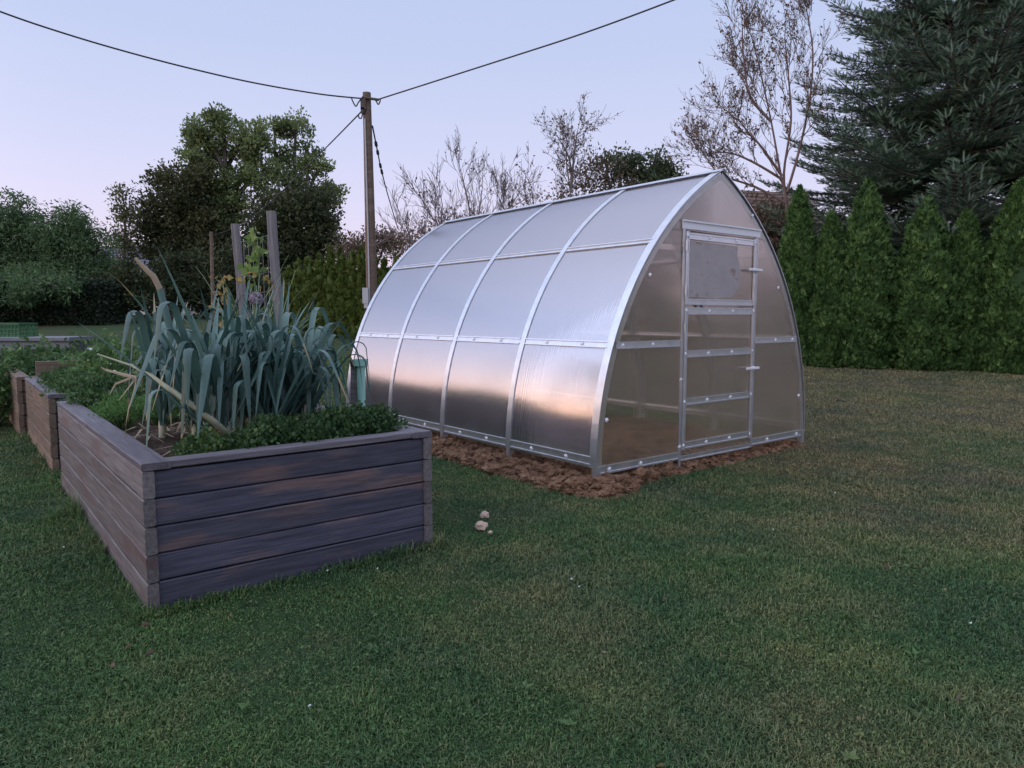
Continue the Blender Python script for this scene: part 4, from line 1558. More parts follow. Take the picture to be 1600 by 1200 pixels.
def branch(m, p, d, L, r, lvl, maxl, ends, nseg=5, wob=0.16, up=0.06, kids=(3, 5), shrink=0.62, spread=0.75, minr=0.006, tips=True):
    pts = [p]
    q = np.array(p, float)
    dd = unit(d)
    for i in range(nseg):
        dd = unit(dd + rng.normal(0, wob, 3) + [0, 0, up])
        q = q + dd * L / nseg
        pts.append(q)
    rr = np.linspace(r, max(r * 0.45, minr * 0.6), nseg + 1)
    m.tube(pts, rr, 7 if r > 0.05 else (4 if r > 0.015 else 3), rng.uniform(0, 1), cap=False)
    if lvl >= maxl:
        ends.append(np.array(pts))
        return
    n = int(rng.integers(kids[0], kids[1] + 1))
    for k in range(n):
        f = rng.uniform(0.3, 1.0) if k else 1.0
        i = min(int(f * nseg), nseg - 1)
        s = f * nseg - i
        b = pts[i] * (1 - s) + pts[i + 1] * s
        t = unit(pts[i + 1] - pts[i])
        side = unit(np.cross(t, rng.normal(0, 1, 3)))
        a = spread * rng.uniform(0.5, 1.25) * (0.5 if k == 0 else 1)
        branch(m, b, t * math.cos(a) + side * math.sin(a), L * shrink * rng.uniform(0.7, 1.2), max(r * (0.75 if k == 0 else 0.55) * (1 - 0.4 * f + 0.2), minr), lvl + 1, maxl, ends,
               nseg, wob, up, kids, shrink, spread, minr)


def crown_tree(name, label, cat, base_px, Y, blobs, leafmat, leaf, n, trunk_r=0.2, barkm='bark', group=None, droop=0.0, aspect=0.55, clump=0.34, per=70, dz=0.75, limbs=True):
    """tree whose crown is a cloud of leaf clusters; blobs are (u, v, ru, rv) at depth Y"""
    base = at(base_px[0], base_px[1], Y)
    base[2] = gz(base)
    root = thing(name, label, cat, base, 0, group)
    tm, lm = MB(), MB()
    s = Y / F
    tot = sum(b[2] * b[3] for b in blobs)
    hi = max(at(b[0], b[1], Y)[2] for b in blobs)
    cents = []
    for (u, v, ru, rv, *yo) in blobs:
        c = at(u, v, Y) - base
        c[1] += yo[0] if yo else 0
        R_ = np.array([ru * s, max(ru, rv) * s * dz, rv * s])
        k = max(4, int(n * ru * rv / tot / per))
        d = unit(rng.normal(0, 1, (k, 3)))
        q = rng.uniform(0.15, 1.0, (k, 1)) ** 0.5
        cc = c + d * q * R_
        cc = cc[cc[:, 2] > 0.1]
        cents.append((c, cc, d[:len(cc)]))
        for p_, dd in zip(cc, d):
            sg = clump * rng.uniform(0.6, 1.3)
            m_ = int(per * rng.uniform(0.6, 1.4))
            P = p_ + unit(rng.normal(0, 1, (m_, 3))) * (rng.uniform(0, 1, (m_, 1)) ** 0.45) * np.array([sg, sg, sg * 0.72]) * 1.7
            t0 = rng.uniform(0, 0.7)
            leaf_cloud(lm, P, leaf, aspect, 0.2, unit(P - p_ + [0, 0, 0.02]) * 0.9 + [0, 0, 0.25], (t0, t0 + 0.3), droop)
    # trunk up to the mean crown, limbs to blobs, thin limbs to clusters
    cz = np.mean([c[0] for c in cents], axis=0)
    th = max(cz[2] * 0.75, 0.5)
    tp = np.array([cz[0] * 0.6, 0.0, th])
    tm.tube([(0, 0, -0.3), tp * [0.4, 0.4, 0.5], tp], [trunk_r * 1.25, trunk_r, trunk_r * 0.75], 9)
    for c, cc, d in cents:
        st = tp * rng.uniform(0.75, 1.0)
        mid = st * 0.5 + c * 0.5 + rng.normal(0, 0.25, 3)
        tm.tube(span([st, mid, c], 5), np.linspace(trunk_r * 0.5, trunk_r * 0.2, 11), 6)
        for q in cc[::2 if len(cc) < 60 else 4]:
            mm = c * 0.5 + q * 0.5 + rng.normal(0, 0.15, 3)
            tm.tube([c * 0.85 + mid * 0.15, mm, q], [trunk_r * 0.18, trunk_r * 0.11, trunk_r * 0.05], 4, cap=False)
    tm.build('trunk', MAT[barkm], root, smooth=True)
    lm.build('crown', MAT[leafmat], root)
    return root


YW = 30
crown_tree('willow', 'feathery mid green willow at the left picture edge', 'tree', (20, 520), YW, [(40, 452, 90, 26, -3.6), (-20, 470, 40, 20, -3.6), (25, 345, 48, 38), (0, 390, 55, 60), (60, 385, 48, 55), (40, 440, 80, 45), (-40, 370, 60, 60)], 'willow', 0.19, 26000, 0.22, droop=0.9, aspect=0.3)
crown_tree('willow', 'pointed feathery willow right of the one at the left picture edge', 'tree', (120, 520), YW - 0.5, [(150, 455, 52, 26, -3.4), (115, 348, 24, 28), (100, 385, 42, 45), (140, 395, 36, 42), (115, 440, 60, 42), (165, 440, 40, 34)], 'willow', 0.18, 23000, 0.18, droop=0.8, aspect=0.3)
crown_tree('leafy_bush', 'rounded dark bush between the willows and the dark tall trees', 'bush', (200, 520), YW - 1.5, [(195, 440, 32, 28), (170, 462, 44, 30), (215, 465, 28, 32), (140, 470, 40, 26)], 'dark', 0.15, 9000, 0.12, aspect=0.6)
crown_tree('birch', 'slender sparse birch standing against the sky left of the dark trees', 'tree', (198, 520), 34, [(191, 298, 17, 14), (188, 325, 18, 18), (203, 350, 20, 24), (182, 375, 18, 22), (205, 395, 18, 25), (190, 420, 22, 20)], 'birch', 0.15, 2600, 0.11, 'bark_grey', per=26, clump=0.3)
YB = 36
crown_tree('ash_tree', 'tallest green ash tree with a clumpy rounded top, left of the pole', 'tree', (365, 512), YB, [(320, 208, 32, 22), (350, 192, 34, 18), (375, 225, 36, 32), (315, 245, 36, 24), (345, 282, 44, 32), (400, 275, 34, 30), (400, 212, 18, 24), (360, 335, 48, 40), (306, 222, 22, 18)], 'ash', 0.17, 21000, 0.34, clump=0.33, per=80)
crown_tree('ash_tree', 'looser green ash tree with see-through branches between tall ash and pole', 'tree', (465, 512), YB + 1.5, [(430, 196, 24, 16), (462, 202, 28, 22), (478, 240, 26, 24), (438, 242, 24, 24), (500, 260, 26, 16), (510, 298, 24, 18), (455, 290, 34, 26), (485, 322, 38, 28)], 'ash', 0.17, 9500, 0.28, clump=0.31, per=70)
crown_tree('beech_tree', 'dark brownish beech standing left of the tall ash tree', 'tree', (275, 512), YB - 1, [(258, 280, 28, 20), (300, 285, 36, 28), (270, 320, 46, 34), (240, 350, 26, 32), (305, 345, 46, 40), (262, 385, 48, 40), (330, 395, 50, 42)], 'beech', 0.18, 22000, 0.3, clump=0.42)
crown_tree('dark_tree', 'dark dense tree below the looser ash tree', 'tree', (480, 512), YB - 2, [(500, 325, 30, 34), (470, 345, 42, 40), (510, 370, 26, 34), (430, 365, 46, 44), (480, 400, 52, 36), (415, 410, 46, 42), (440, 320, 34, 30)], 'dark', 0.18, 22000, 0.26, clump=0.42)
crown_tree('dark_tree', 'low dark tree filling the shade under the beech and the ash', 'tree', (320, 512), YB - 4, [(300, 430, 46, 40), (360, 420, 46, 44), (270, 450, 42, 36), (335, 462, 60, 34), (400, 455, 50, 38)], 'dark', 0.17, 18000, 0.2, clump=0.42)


def hedge_box(name, label, x0, x1, y0, y1, H, n, mat, leaf):
    root = thing(name, label, 'hedge', ((x0 + x1) / 2, (y0 + y1) / 2, float(ground_z((x0 + x1) / 2, (y0 + y1) / 2))))
    hw, hd = (x1 - x0) / 2, (y1 - y0) / 2
    P = np.stack([rng.uniform(-hw, hw, n), rng.uniform(-hd, hd, n), rng.uniform(0, H, n)], -1)
    f = rng.integers(0, 4, n)
    e3 = (f == 3) & (rng.random(n) < 0.3)
    P[e3, 0] = hw + rng.normal(0, 0.08, e3.sum())
    f[(f == 3) & ~e3] = 0
    P[f == 0, 1] = -hd + rng.normal(0, 0.07, (f == 0).sum())
    P[f == 1, 2] = H + rng.normal(0, 0.08, (f == 1).sum())
    m = MB()
    leaf_cloud(m, P, leaf, 0.6, 0.3, None, (0, 1))
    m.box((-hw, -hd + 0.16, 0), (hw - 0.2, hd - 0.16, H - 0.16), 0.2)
    m.build('leaves', MAT[mat], root)
    m = MB()
    for x in np.arange(-hw + 0.4, hw, 0.9):
        m.tube([(x, 0, -0.2), (x + 0.1, 0, H * 0.8)], [0.04, 0.02], 5)
    m.build('stems', MAT['bark'], root)
    return root


a, b = at(-60, 505, 27), at(182, 505, 27.5)
hedge_box('clipped_hedge', 'long dark clipped hedge under the willows at the left', a[0], b[0], 26.6, 28, 1.55, 26000, 'hedge', 0.12)


def thuja(label, u, vt, Y, r, mat='thuja', n=11000, group=None, spray=0.055, zbase=None, pw=0.8, widest=0.28, lean=0.0):
    base = at(u, 560, Y)
    base[2] = gz(base)
    H = at(u, vt, Y)[2] - base[2]
    root = thing('thuja', label, 'thuja', base, 0, group)

    def rad_(z):
        f = z / H
        lo = np.minimum(1, 0.80 + f / widest * 0.20)
        return r * lo * np.clip(1 - np.clip((f - widest) / (1 - widest), 0, 1) ** 1.45, 0.0, 1) ** pw
    z = H * rng.uniform(0, 1, n * 3)
    keep = rng.uniform(0, 1, n * 3) < (rad_(z) / r + 0.06)
    z = z[keep][:n]
    n = len(z)
    a_ = rng.uniform(0, 2 * math.pi, n)
    # sprays gather in clumps
    kc = max(60, n // 18)
    ci = rng.integers(0, kc, n)
    zc, ac = z[:kc].copy(), a_[:kc].copy()
    gx, gz_ = rng.normal(0, 1, n), rng.normal(0, 1, n)
    cs = min(spray * 0.75, r * 0.13)
    a_ = ac[ci] + gx * cs / np.maximum(rad_(zc[ci]), 0.12)
    z = np.clip(zc[ci] + gz_ * cs * 1.15, 0.0, H)
    bulge = (1 - 0.5 * np.minimum(gx ** 2 + gz_ ** 2, 3)) * cs * 0.55 + rng.normal(0, r * 0.04, kc)[ci]
    lump = 1 + 0.06 * np.sin(a_ * 5 + z * 3.1 + u) + 0.05 * np.sin(a_ * 9 - z * 6.3) + 0.045 * np.sin(z * 13 + a_ * 3 + u) + 0.03 * np.sin(a_ * 17 + z * 9)
    dep = 1 - np.abs(rng.normal(0, 0.05, n))
    rr = np.maximum(rad_(z) * lump * dep + bulge, 0.0)
    out = np.stack([np.cos(a_), np.sin(a_), np.zeros(n)], -1)
    P = np.stack([out[:, 0] * rr + lean * z, out[:, 1] * rr, z], -1)
    # each spray is a small upright fan of three slim triangles
    m = MB()
    d0 = unit(out * 0.5 + [0, 0, 1.0] + rng.normal(0, 0.34, (n, 3)))
    w = unit(np.cross(d0, out + rng.normal(0, 0.7, (n, 3))))
    t = np.clip(rng.uniform(0, 0.7, n) + rng.uniform(-0.1, 0.3, kc)[ci], 0, 1)
    for s_, k in ((-0.55, 0.8), (0, 1.0), (0.55, 0.8)):
        L = spray * k * rng.uniform(0.7, 1.4, n)[:, None]
        dd = unit(d0 + w * s_)
        ww = unit(np.cross(dd, np.cross(w, d0)))
        V = np.stack([P - ww * L * 0.17, P + ww * L * 0.17, P + dd * L + ww * L * 0.05, P + dd * L * 0.95 - ww * L * 0.06], 1).reshape(-1, 3)
        m.add(V, np.arange(4 * n).reshape(n, 4), t)
    m.build('crown', MAT[mat], root)
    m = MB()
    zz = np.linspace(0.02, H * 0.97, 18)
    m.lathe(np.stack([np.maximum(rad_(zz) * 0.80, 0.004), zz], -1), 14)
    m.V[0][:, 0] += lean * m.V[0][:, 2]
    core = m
    core.T = [np.full(len(t_), 0.15) for t_ in core.T]  # opaque shell tinted dark, standing in for the shade between the sprays
    core.build('dark_core', MAT[mat], root)
    m = MB()
    m.tube([(0, 0, -0.3), (lean * H * 0.5, 0, H * 0.5)], [0.05, 0.03], 7)
    m.build('trunk', MAT['bark'], root)
    return root


TL = ['thuja just right of the greenhouse, blunt dark top', 'short thuja squeezed between the two taller ones right of the greenhouse', 'tall pointed thuja, third from the greenhouse',
      'broad thuja in the middle of the right-hand hedge', 'short thuja with a fir twig across it, right of the broad one', 'tall thuja at the right picture edge', 'thuja outside the right edge of the hedge']
for k, (u, vt, Y, r) in enumerate([(1241, 294, 14.2, 0.42), (1291, 336, 13.9, 0.38), (1345, 284, 13.75, 0.58), (1437, 311, 13.4, 0.60), (1497, 328, 13.3, 0.44), (1580, 283, 12.9, 0.62), (1665, 300, 12.6, 0.62)]):
    thuja(TL[k], u, vt, Y, r, n=15000, group='thuja hedge on the right', spray=0.075)
for k, u in enumerate(np.linspace(1262, 1640, 8)):
    thuja('low dense thuja filling the foot of the right-hand hedge', u, 462 + (k % 3) * 14, 14.25 - (u - 1262) * 0.0034, 0.5, n=9000, group='low thujas filling the right hedge', spray=0.06, pw=0.5, widest=0.6)
for k, u in enumerate(np.arange(440, 668, 16.5)):
    vt = 424 - 34 * min(1, k / 4.5) + 3 * math.sin(k * 2.1)
    if u > 590:
        vt += 12
    thuja('slim yellow-green thuja in the row behind leeks and pole', u, vt, 21.5 - k * 0.12, 0.20, 'thuja2', 3200, 'row of slim thujas behind the pole', 0.095, pw=0.7, widest=0.45, lean=-0.02)

# shrubs beyond the row
crown_tree('scrub_bush', 'brownish half-bare bush above the slim thuja row', 'bush', (590, 505), 27, [(560, 385, 26, 20), (590, 380, 26, 22), (545, 398, 24, 20), (620, 385, 26, 24)], 'scrub', 0.11, 4500, 0.08, per=40)


def bare_tree(name, label, base_uv, Y, limbs, mat='bark_grey', leafn=0, leafmat='brownleaf', leaf=0.09, r0=0.09, maxl=3, L=1.4, kids=(3, 5), up=0.05, minr=0.008, shrink=0.62, spread=0.6, group=None, wob=0.16):
    base = at(base_uv[0], base_uv[1], Y)
    base[2] = gz(base)
    root = thing(name, label, 'tree' if 'bush' not in name else 'bush', base, 0, group)
    m = MB()
    ends = []
    for poly in limbs:
        P = np.array([at(q[0], q[1], Y + (q[2] if len(q) > 2 else 0)) for q in poly]) - base
        C_ = span(P, 5)
        rr = np.linspace(r0, r0 * 0.35, len(C_))
        m.tube(C_, rr, 7)
        nk = max(3, int(len(C_) * 0.75))
        for k in range(nk):
            i = int(rng.integers(int(len(C_) * 0.3), len(C_) - 1))
            t = unit(C_[i + 1] - C_[i])
            side = unit(np.cross(t, rng.normal(0, 1, 3)))
            a_ = spread * rng.uniform(0.5, 1.3)
            branch(m, C_[i], t * math.cos(a_) + side * math.sin(a_), L * rng.uniform(0.6, 1.1), rr[i] * 0.5, 1, maxl, ends, 5, wob, up, kids, shrink, spread, minr)
        branch(m, C_[-1], unit(C_[-1] - C_[-2]), L * 0.9, rr[-1] * 0.9, 1, maxl, ends, 5, wob, up, kids, shrink, spread, minr)
    m.build('branches', MAT[mat], root)
    if leafn and ends:
        E = np.concatenate(ends)
        P = E[rng.integers(0, len(E), leafn)] + rng.normal(0, 0.03, (leafn, 3))
        lm = MB()
        leaf_cloud(lm, P, leaf, 0.55, -0.3, None, (0, 1), 0.5)
        lm.build('leaves', MAT[leafmat], root)
    return root


bare_tree('bare_tree', 'wide bare fruit tree with upright twigs behind the greenhouse roof', (720, 520), 19,
          [[(715, 520), (712, 420), (700, 375), (668, 330)], [(715, 520), (722, 410), (735, 345), (722, 275)], [(718, 520), (735, 430), (762, 375), (795, 325)], [(715, 520), (700, 430), (660, 400), (638, 365)], [(716, 520), (726, 430), (742, 370), (752, 310)], [(715, 520), (705, 440), (690, 390), (690, 330)]],
          'bark_grey', 300, 'fruitleaf', 0.08, 0.040, 3, 0.85, (3, 5), 0.10, 0.0065, spread=0.55)
bare_tree('bare_tree', 'lower bare tree with a few withered leaves, between fruit tree and slender tree', (820, 520), 20,
          [[(815, 520), (812, 400), (795, 345), (780, 310)], [(815, 520), (825, 400), (835, 345), (832, 305)], [(818, 520), (840, 420), (862, 360), (870, 315)]],
          'bark_grey', 520, 'fruitleaf', 0.08, 0.036, 3, 0.75, (3, 4), 0.09, 0.0065, spread=0.55)
bare_tree('slender_tree', 'slender young tree with a small round leafy head above the greenhouse roof', (893, 520), 20,
          [[(893, 520), (893, 400), (893, 320), (886, 262), (884, 230)], [(893, 300), (890, 250), (872, 215)], [(893, 290), (897, 240), (902, 205)]],
          'bark_grey', 520, 'fruitleaf', 0.08, 0.035, 3, 0.62, (3, 5), 0.04, 0.006, spread=0.75)
crown_tree('scrub_bush', 'brown twiggy bush at the foot of the fruit tree', 'bush', (670, 510), 22, [(700, 440, 60, 40), (650, 430, 44, 40), (655, 372, 30, 24), (690, 360, 34, 26), (725, 350, 34, 26), (640, 385, 22, 18)], 'scrub', 0.09, 3800, 0.06, per=30)
crown_tree('scrub_bush', 'brown twiggy bush left of the dark evergreen shrub', 'bush', (900, 510), 21, [(920, 440, 60, 50), (920, 370, 60, 50), (915, 280, 28, 28), (945, 270, 30, 30), (900, 305, 26, 18), (860, 320, 30, 20), (970, 290, 30, 20)], 'scrub', 0.09, 8000, 0.07, per=40)
crown_tree('evergreen_shrub', 'dark green evergreen shrub with upright shoots above the greenhouse ridge', 'shrub', (1010, 510), 21.5, [(1010, 440, 60, 50), (1010, 360, 60, 55), (1000, 262, 34, 26), (1035, 270, 26, 28), (965, 262, 30, 26), (1020, 295, 46, 26), (1025, 245, 10, 22), (985, 245, 10, 16), (1050, 285, 18, 20)], 'yew', 0.10, 17000, 0.12, clump=0.22, per=60)
bare_tree('fruit_tree', 'tall brown-leaved fruit tree left of the big fir', (1232, 420), 17,
          [[(1232, 440), (1230, 330), (1218, 262), (1205, 190), (1190, 120), (1178, 70)], [(1230, 330), (1225, 270), (1236, 190), (1232, 120), (1226, 60)], [(1222, 275), (1190, 230), (1168, 205), (1152, 185)],
           [(1230, 300), (1250, 230), (1266, 150), (1270, 80), (1262, 25)], [(1222, 280), (1180, 255), (1145, 240), (1118, 238)], [(1232, 320), (1180, 292), (1125, 272), (1100, 240)], [(1205, 190), (1172, 150), (1162, 90), (1160, 45)]],
          'bark_red', 2900, 'fruitleaf', 0.072, 0.034, 3, 0.78, (4, 6), 0.10, 0.0048, spread=0.6)
crown_tree('scrub_bush', 'brownish bush between greenhouse gable and first right-hand thuja', 'bush', (1200, 520), 18, [(1200, 450, 40, 50), (1222, 325, 20, 18), (1195, 345, 22, 20), (1185, 375, 26, 30), (1215, 365, 18, 24), (1160, 330, 20, 20)], 'scrub', 0.10, 5200, 0.07, per=40)

# ------------------------------------------------------------------ the big fir


def fir(u, Y, H, rfun, label):
    base = at(u, 520, Y)
    base[2] = gz(base)
    root = thing('fir_tree', label, 'fir', base)
    tm = MB()
    tm.tube([(0, 0, -0.3), (0, 0, H * 0.5), (0, 0, H)], [0.24, 0.14, 0.02], 10)
    tw_p, tw_d, tw_L, tw_t, tw_up = [], [], [], [], []
    z = 0.9
    while z < H - 0.4:
        nb = 13 if z < 9 else 7
        a0 = rng.uniform(0, 6.28)
        for k in range(nb):
            a_ = a0 + k * 2 * math.pi / nb + rng.normal(0, 0.16)
            L = rfun(z) * rng.uniform(0.66, 1.16)
            d = np.array([math.cos(a_), math.sin(a_), 0])
            sdv = np.array([-d[1], d[0], 0])
            zz = z + rng.uniform(-0.15, 0.15)
            f = np.linspace(0, 1, 9)
            dr_ = rng.uniform(0.10, 0.22) * L
            pts = d[None] * (f * L)[:, None] + np.array([0, 0, 1.0])[None] * (zz - dr_ * np.sin(f * 2.4) + 0.25 * f ** 3 * L * 0.35)[:, None]
            tm.tube(pts, np.linspace(0.035, 0.008, 9), 4, cap=False)
            nside = int(L / 0.17)
            for s in range(nside + 2):
                g = 0.18 + 0.82 * s / (nside + 1)
                i = min(int(g * 8), 7)
                q = pts[i] * (1 - (g * 8 - i)) + pts[i + 1] * (g * 8 - i)
                ax = unit(pts[i + 1] - pts[i])
                for sg in (-1, 1):
                    sl_ = (1.0 - g) * L * 0.5 + 0.22
                    sl_ = min(sl_, 1.1) * rng.uniform(0.7, 1.15)
                    dd = unit(ax * 0.72 + sdv * sg * 0.75 + [0, 0, rng.normal(0.02, 0.12)])
                    if sl_ > 0.3:
                        tm.tube([q, q + dd * sl_], [0.007, 0.004], 3, cap=False)
                    nn_ = max(1, int(sl_ / 0.2))
                    for j in range(nn_):
                        c = q + dd * sl_ * (j + 0.3) / nn_ + [0, 0, -0.03 * j]
                        last = j == nn_ - 1
                        for s2 in ((-0.75, 0, 0.75) if last else (-1, 1)):
                            d3 = unit(dd + np.cross(dd, [0, 0, 1]) * s2 * 0.85 + rng.normal(0, 0.12, 3) + [0, 0, 0.28 if last else 0.0])
                            tw_p.append(c)
                            tw_d.append(d3)
                            tw_L.append(rng.uniform(0.15, 0.24))
                            tw_t.append(rng.uniform(0.78, 1.0) if (last and g > 0.6 and rng.random() < 0.42) else rng.uniform(0.05, 0.7))
            tw_p.append(pts[-1])
            tw_d.append(unit(pts[-1] - pts[-2] + [0, 0, 0.05]))
            tw_L.append(0.26)
            tw_t.append(rng.uniform(0.8, 1))
        z += rng.uniform(0.27, 0.42)
    Pq, Dq, Lq, Tq = np.array(tw_p), np.array(tw_d), np.array(tw_L), np.array(tw_t)
    Lq = np.where(Tq > 0.77, Lq * 1.08, Lq)
    # keep detail where it can be seen, thin out the back
    N = len(Pq)
    ref = rng.normal(0, 1, (N, 3))
    U = unit(np.cross(Dq, ref))
    W = np.cross(Dq, U)
    lm = MB()
    NN = 38
    for k in range(NN):
        f = (k + rng.uniform(0, 1, N)) / NN
        an = k * 2.399 + rng.normal(0, 0.3, N)
        o_ = U * np.cos(an)[:, None] + W * np.sin(an)[:, None]
        # needles comb upwards and sideways
        o_ = unit(o_ + np.array([0, 0, 0.35]))
        p0 = Pq + Dq * (Lq * f)[:, None]
        nl = (np.where(Tq > 0.77, 0.039, 0.034) * (1.0 - 0.15 * f))[:, None]
        tip = p0 + unit(o_ + Dq * (0.30 + 1.6 * f[:, None] ** 4)) * nl
        w_ = unit(np.cross(o_, Dq)) * 0.0060
        V = np.stack([p0 - w_, p0 + w_, tip], 1).reshape(-1, 3)
        lm.add(V, np.arange(3 * N).reshape(N, 3), Tq)
    tm.build('trunk', MAT['bark'], root)
    lm.build('needles', MAT['fir'], root)
    print('fir twigs', N)
    return root


fir(1500, 16.8, 15.0, lambda z: max(0.3, (4.35 if z > 3 else 3.4 + 0.3 * z) * (1 - max(0, z - 4.0) / 11.5) ** 0.9), 'huge dark fir with pale twig tips behind the right-hand thuja hedge')

# ------------------------------------------------------------------ houses


def house(label, c, rotz, L, W, Hw, Hr, roofm, ov=0.4):
    root = thing('house', label, 'house', c, rotz)
    m = MB()
    V = [(-L / 2, -W / 2, -0.5), (L / 2, -W / 2, -0.5), (L / 2, W / 2, -0.5), (-L / 2, W / 2, -0.5), (-L / 2, -W / 2, Hw), (L / 2, -W / 2, Hw), (L / 2, W / 2, Hw), (-L / 2, W / 2, Hw), (-L / 2, 0, Hw + Hr - 0.12), (L / 2, 0, Hw + Hr - 0.12)]
    m.add(V, [(0, 1, 5, 4), (2, 3, 7, 6)])
    m.add(V, [(1, 2, 6, 9, 5), (3, 0, 4, 8, 7)])
    m.build('wall', MAT['render'], root)
    m = MB()
    sl_ = Hr / (W / 2)
    for s in (-1, 1):
        a = [(-L / 2 - ov, 0, Hw + Hr), (L / 2 + ov, 0, Hw + Hr), (L / 2 + ov, s * (W / 2 + ov), Hw - ov * sl_), (-L / 2 - ov, s * (W / 2 + ov), Hw - ov * sl_)]
        nr = 14
        for k in range(nr):
            f0, f1 = k / nr, (k + 1) / nr
            p0 = [np.array(a[0]) * (1 - f) + np.array(a[3]) * f for f in (f0, f1)]
            p1 = [np.array(a[1]) * (1 - f) + np.array(a[2]) * f for f in (f0, f1)]
            up_ = np.array([0, 0, 0.05])
            q = [p0[0], p1[0], p1[1] + up_, p0[1] + up_, p0[1], p1[1]]
            m.add(q, [(0, 1, 2, 3), (3, 2, 5, 4)])
            m.add([p0[0] - [0, 0, 0.1], p1[0] - [0, 0, 0.1], p1[1] - [0, 0, 0.1], p0[1] - [0, 0, 0.1]], [(3, 2, 1, 0)])
    m.build('roof', MAT[roofm], root)
    m = MB()
    m.box((-L * 0.2, 0.3, Hw + Hr * 0.5), (-L * 0.2 + 0.5, 0.8, Hw + Hr + 0.7)) if False else None
    for x in (-L * 0.28, L * 0.05, L * 0.3):
        m = MB()
        m.box((x - 0.5, -W / 2 - 0.03, Hw - 1.7), (x + 0.5, -W / 2 + 0.02, Hw - 0.4))
        o = m.build('window', MAT['black'], root)
        m = MB()
        for (l0, h0) in (((x - 0.56, -W / 2 - 0.05, Hw - 1.76), (x - 0.5, -W / 2 - 0.0305, Hw - 0.34)), ((x + 0.5, -W / 2 - 0.05, Hw - 1.76), (x + 0.56, -W / 2 - 0.0305, Hw - 0.34)), ((x - 0.5, -W / 2 - 0.05, Hw - 0.4), (x + 0.5, -W / 2 - 0.0305, Hw - 0.34)), ((x - 0.5, -W / 2 - 0.05, Hw - 1.76), (x + 0.5, -W / 2 - 0.0305, Hw - 1.7))):
            m.box(l0, h0)
        m.build('frame', MAT['white'], o)
    return root


p = at(1178, 400, 30)
p[2] = gz(p)
house('house with a brown tiled roof glimpsed between greenhouse gable and fir', p, 0.25, 3.4, 6, 3.1, 2.2, 'tile')
p = at(262, 480, 46)
p[2] = gz(p)
house('house with a dark blue roof glimpsed between bushes and dark trees', p, -0.2, 7.5, 8, 2.2, 2.2, 'slate')

# ------------------------------------------------------------------ grass


def in_rect(P, A, x0, x1, y0, y1):
    d = P - A[:2]
    x = d @ D2[:2]
    y = d @ D1[:2]
    return (x > x0) & (x < x1) & (y > y0) & (y < y1)


def grass_points(n, ymin, ymax, pw):
    y = ymin * (ymax / ymin) ** (rng.uniform(0, 1, n) ** pw)
    x = rng.uniform(-0.86, 0.86, n) * (y + 1.5)
    return np.stack([x, y], -1)


P = grass_points(1180000, 1.35, 15.5, 0.95)
bad = in_rect(P, BP, -0.003, BW_ + 0.003, 0.0, 2.73) | in_rect(P, BP, 0, BW_, 3.27, 5.24) | in_rect(P, BP, -0.06, 1.3, 5.3, 8.0)
d = P - GA[:2]
lx, ly = d @ D2[:2], d @ D1[:2]
sz = soil_z(lx, ly)
inb = (lx > -0.6) & (lx < 3.0) & (ly > -0.46) & (ly < 4.3)
bad |= inb & (sz > -0.002 + 0.004 * rng.normal(0, 1, len(P)))
patch = smooth_noise(P[:, 0] * 0.9, P[:, 1] * 0.9, 21)
P = P[~bad]
patch = patch[~bad]
n = len(P)
dist = np.hypot(P[:, 0], P[:, 1])
hgt = rng.uniform(0.008, 0.026, n) * (1 + 0.30 * patch + 0.35 * np.clip(smooth_noise(P[:, 0] * 5, P[:, 1] * 5, 77), -1, 1.5)) * (1 + 0.02 * dist)
# unmown fringe along the bed walls and the hedge
dd = P - BP[:2]
bx, by = dd @ D2[:2], dd @ D1[:2]
near = (bx > -0.07) & (bx < BW_ + 0.07) & (by > -0.07) & (by < 5.4)
hgt = np.where(near, hgt * rng.uniform(1.3, 3.2, n), hgt)
tuft = np.exp(-(((bx + 0.12) / 0.10) ** 2 + ((by - 1.75) / 0.30) ** 2))
hgt = hgt * (1 + 2.4 * tuft)
wdt = 0.0012 + 0.00038 * dist
a_ = rng.uniform(0, 2 * math.pi, n)
lean = rng.uniform(0.15, 1.25, n)
out = np.stack([np.cos(a_), np.sin(a_), np.zeros(n)], -1)
sdv = np.stack([-np.sin(a_), np.cos(a_), np.zeros(n)], -1)
b0 = np.stack([P[:, 0], P[:, 1], ground_z(P[:, 0], P[:, 1]) - 0.004], -1)
mid = b0 + np.array([0, 0, 1.0]) * (hgt * 0.62)[:, None] + out * (hgt * lean * 0.30)[:, None]
tip = b0 + np.array([0, 0, 1.0]) * (hgt * np.clip(1.1 - lean * 0.35, 0.3, 1))[:, None] + out * (hgt * lean * 0.95)[:, None]
w_ = sdv * wdt[:, None]
V = np.stack([b0 - w_, b0 + w_, mid + w_ * 0.8, mid - w_ * 0.8, tip], 1).reshape(-1, 3)
t = rng.uniform(0, 1, n) ** 1.15
k5 = np.arange(n)[:, None] * 5
mb = MB()
mb.add(V, k5 + np.array([0, 1, 2, 3]), t)
mb.F.append(k5 + np.array([3, 2, 4]))
mb.T.append(t)
mb.M.append(np.zeros(n, np.int32))
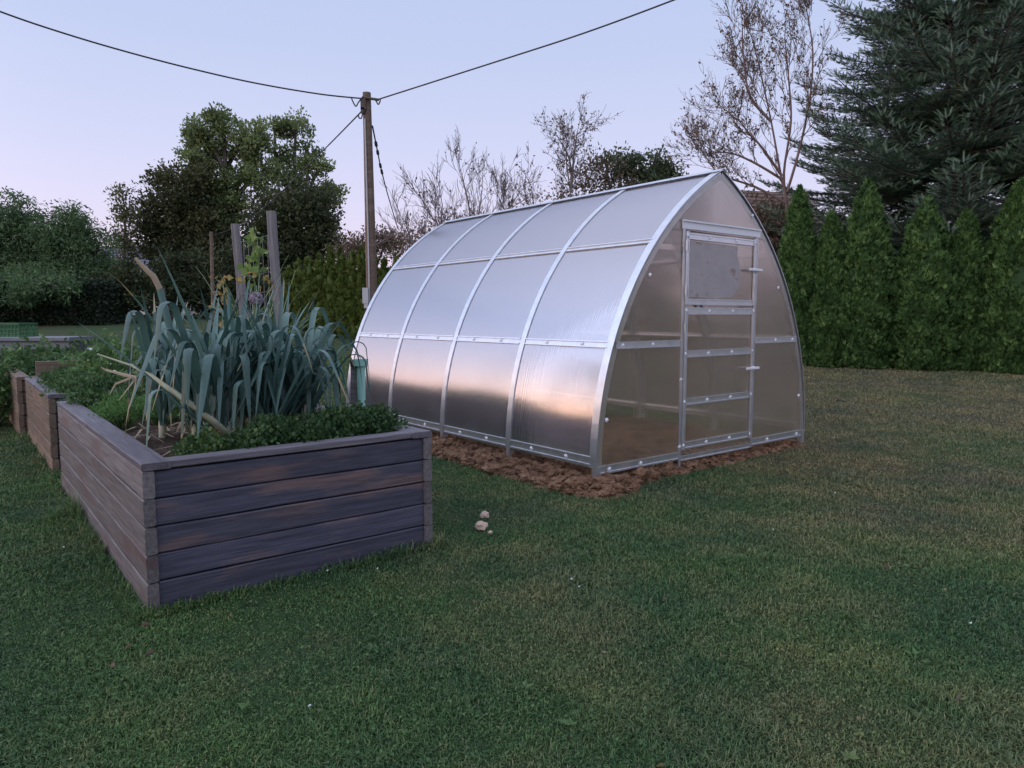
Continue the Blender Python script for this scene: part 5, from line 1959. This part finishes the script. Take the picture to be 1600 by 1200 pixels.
# clover and other small broad leaves in the turf
Q = grass_points(42000, 1.35, 9.0, 1.0)
pq = smooth_noise(Q[:, 0] * 1.6, Q[:, 1] * 1.6, 33)
d = Q - GA[:2]
lx, ly = d @ D2[:2], d @ D1[:2]
inb = (lx > -0.6) & (lx < 3.0) & (ly > -0.46) & (ly < 4.3)
ok = ~(in_rect(Q, BP, -0.02, BW_ + 0.02, -0.01, 5.3) | (inb & (soil_z(lx, ly) > 0))) & (pq > 0.0)
Q = Q[ok]
P3 = np.stack([Q[:, 0], Q[:, 1], ground_z(Q[:, 0], Q[:, 1]) + rng.uniform(0.008, 0.028, len(Q))], -1)
leaf_cloud(mb, P3, 0.0105, 0.85, 0.0, unit(rng.normal(0, 1, (len(Q), 3)) * [1, 1, 0.25]), (0.1, 0.75))
# a few bigger weed leaves
Q = grass_points(120, 1.5, 7.0, 1.0)
for x, y in Q:
    if in_rect(np.array([[x, y]]), BP, -0.1, BW_ + 0.1, -0.1, 5.4)[0] or in_rect(np.array([[x, y]]), GA, -0.6, 3.2, -0.6, 4.2)[0]:
        continue
    k = int(rng.integers(3, 7))
    aa = rng.uniform(0, 6.28) + np.arange(k) * 6.28 / k
    dv = np.stack([np.cos(aa), np.sin(aa), np.full(k, 0.35)], -1)
    leaf_cloud(mb, np.array([x, y, float(ground_z(x, y)) + 0.014]) + dv * 0.014, 0.032, 0.45, 0, dv * 2, (0.35, 0.6))
kind(mb.build('grass', MAT['grass']), 'stuff')
mb = MB()
Q = grass_points(170, 1.5, 12.0, 1.0)
Q = Q[~(in_rect(Q, BP, -0.02, BW_ + 0.02, -0.02, 8.0) | in_rect(Q, GA, -0.5, 2.9, -0.4, 4.2))]
leaf_cloud(mb, np.stack([Q[:, 0], Q[:, 1], ground_z(Q[:, 0], Q[:, 1]) + 0.022], -1), 0.03, 0.6, 0, unit(rng.normal(0, 1, (len(Q), 3)) * [1, 1, 0.15]) * 2, (0, 1))
kind(mb.build('fallen_leaves', MAT['fruitleaf']), 'stuff')
# white clover heads
mb = MB()
for u, v in ((512, 890), (484, 1100), (893, 905), (905, 917), (1208, 826), (1517, 975), (590, 888), (1305, 770), (100, 855)):
    p = gp(u, v, 0.03)
    p[2] = float(ground_z(p[0], p[1])) + 0.03
    for k in range(9):
        mb.blob(p + rng.normal(0, 0.002, 3), 0.0018, 1, 0.2)
kind(mb.build('clover_flowers', MAT['petal']), 'stuff')
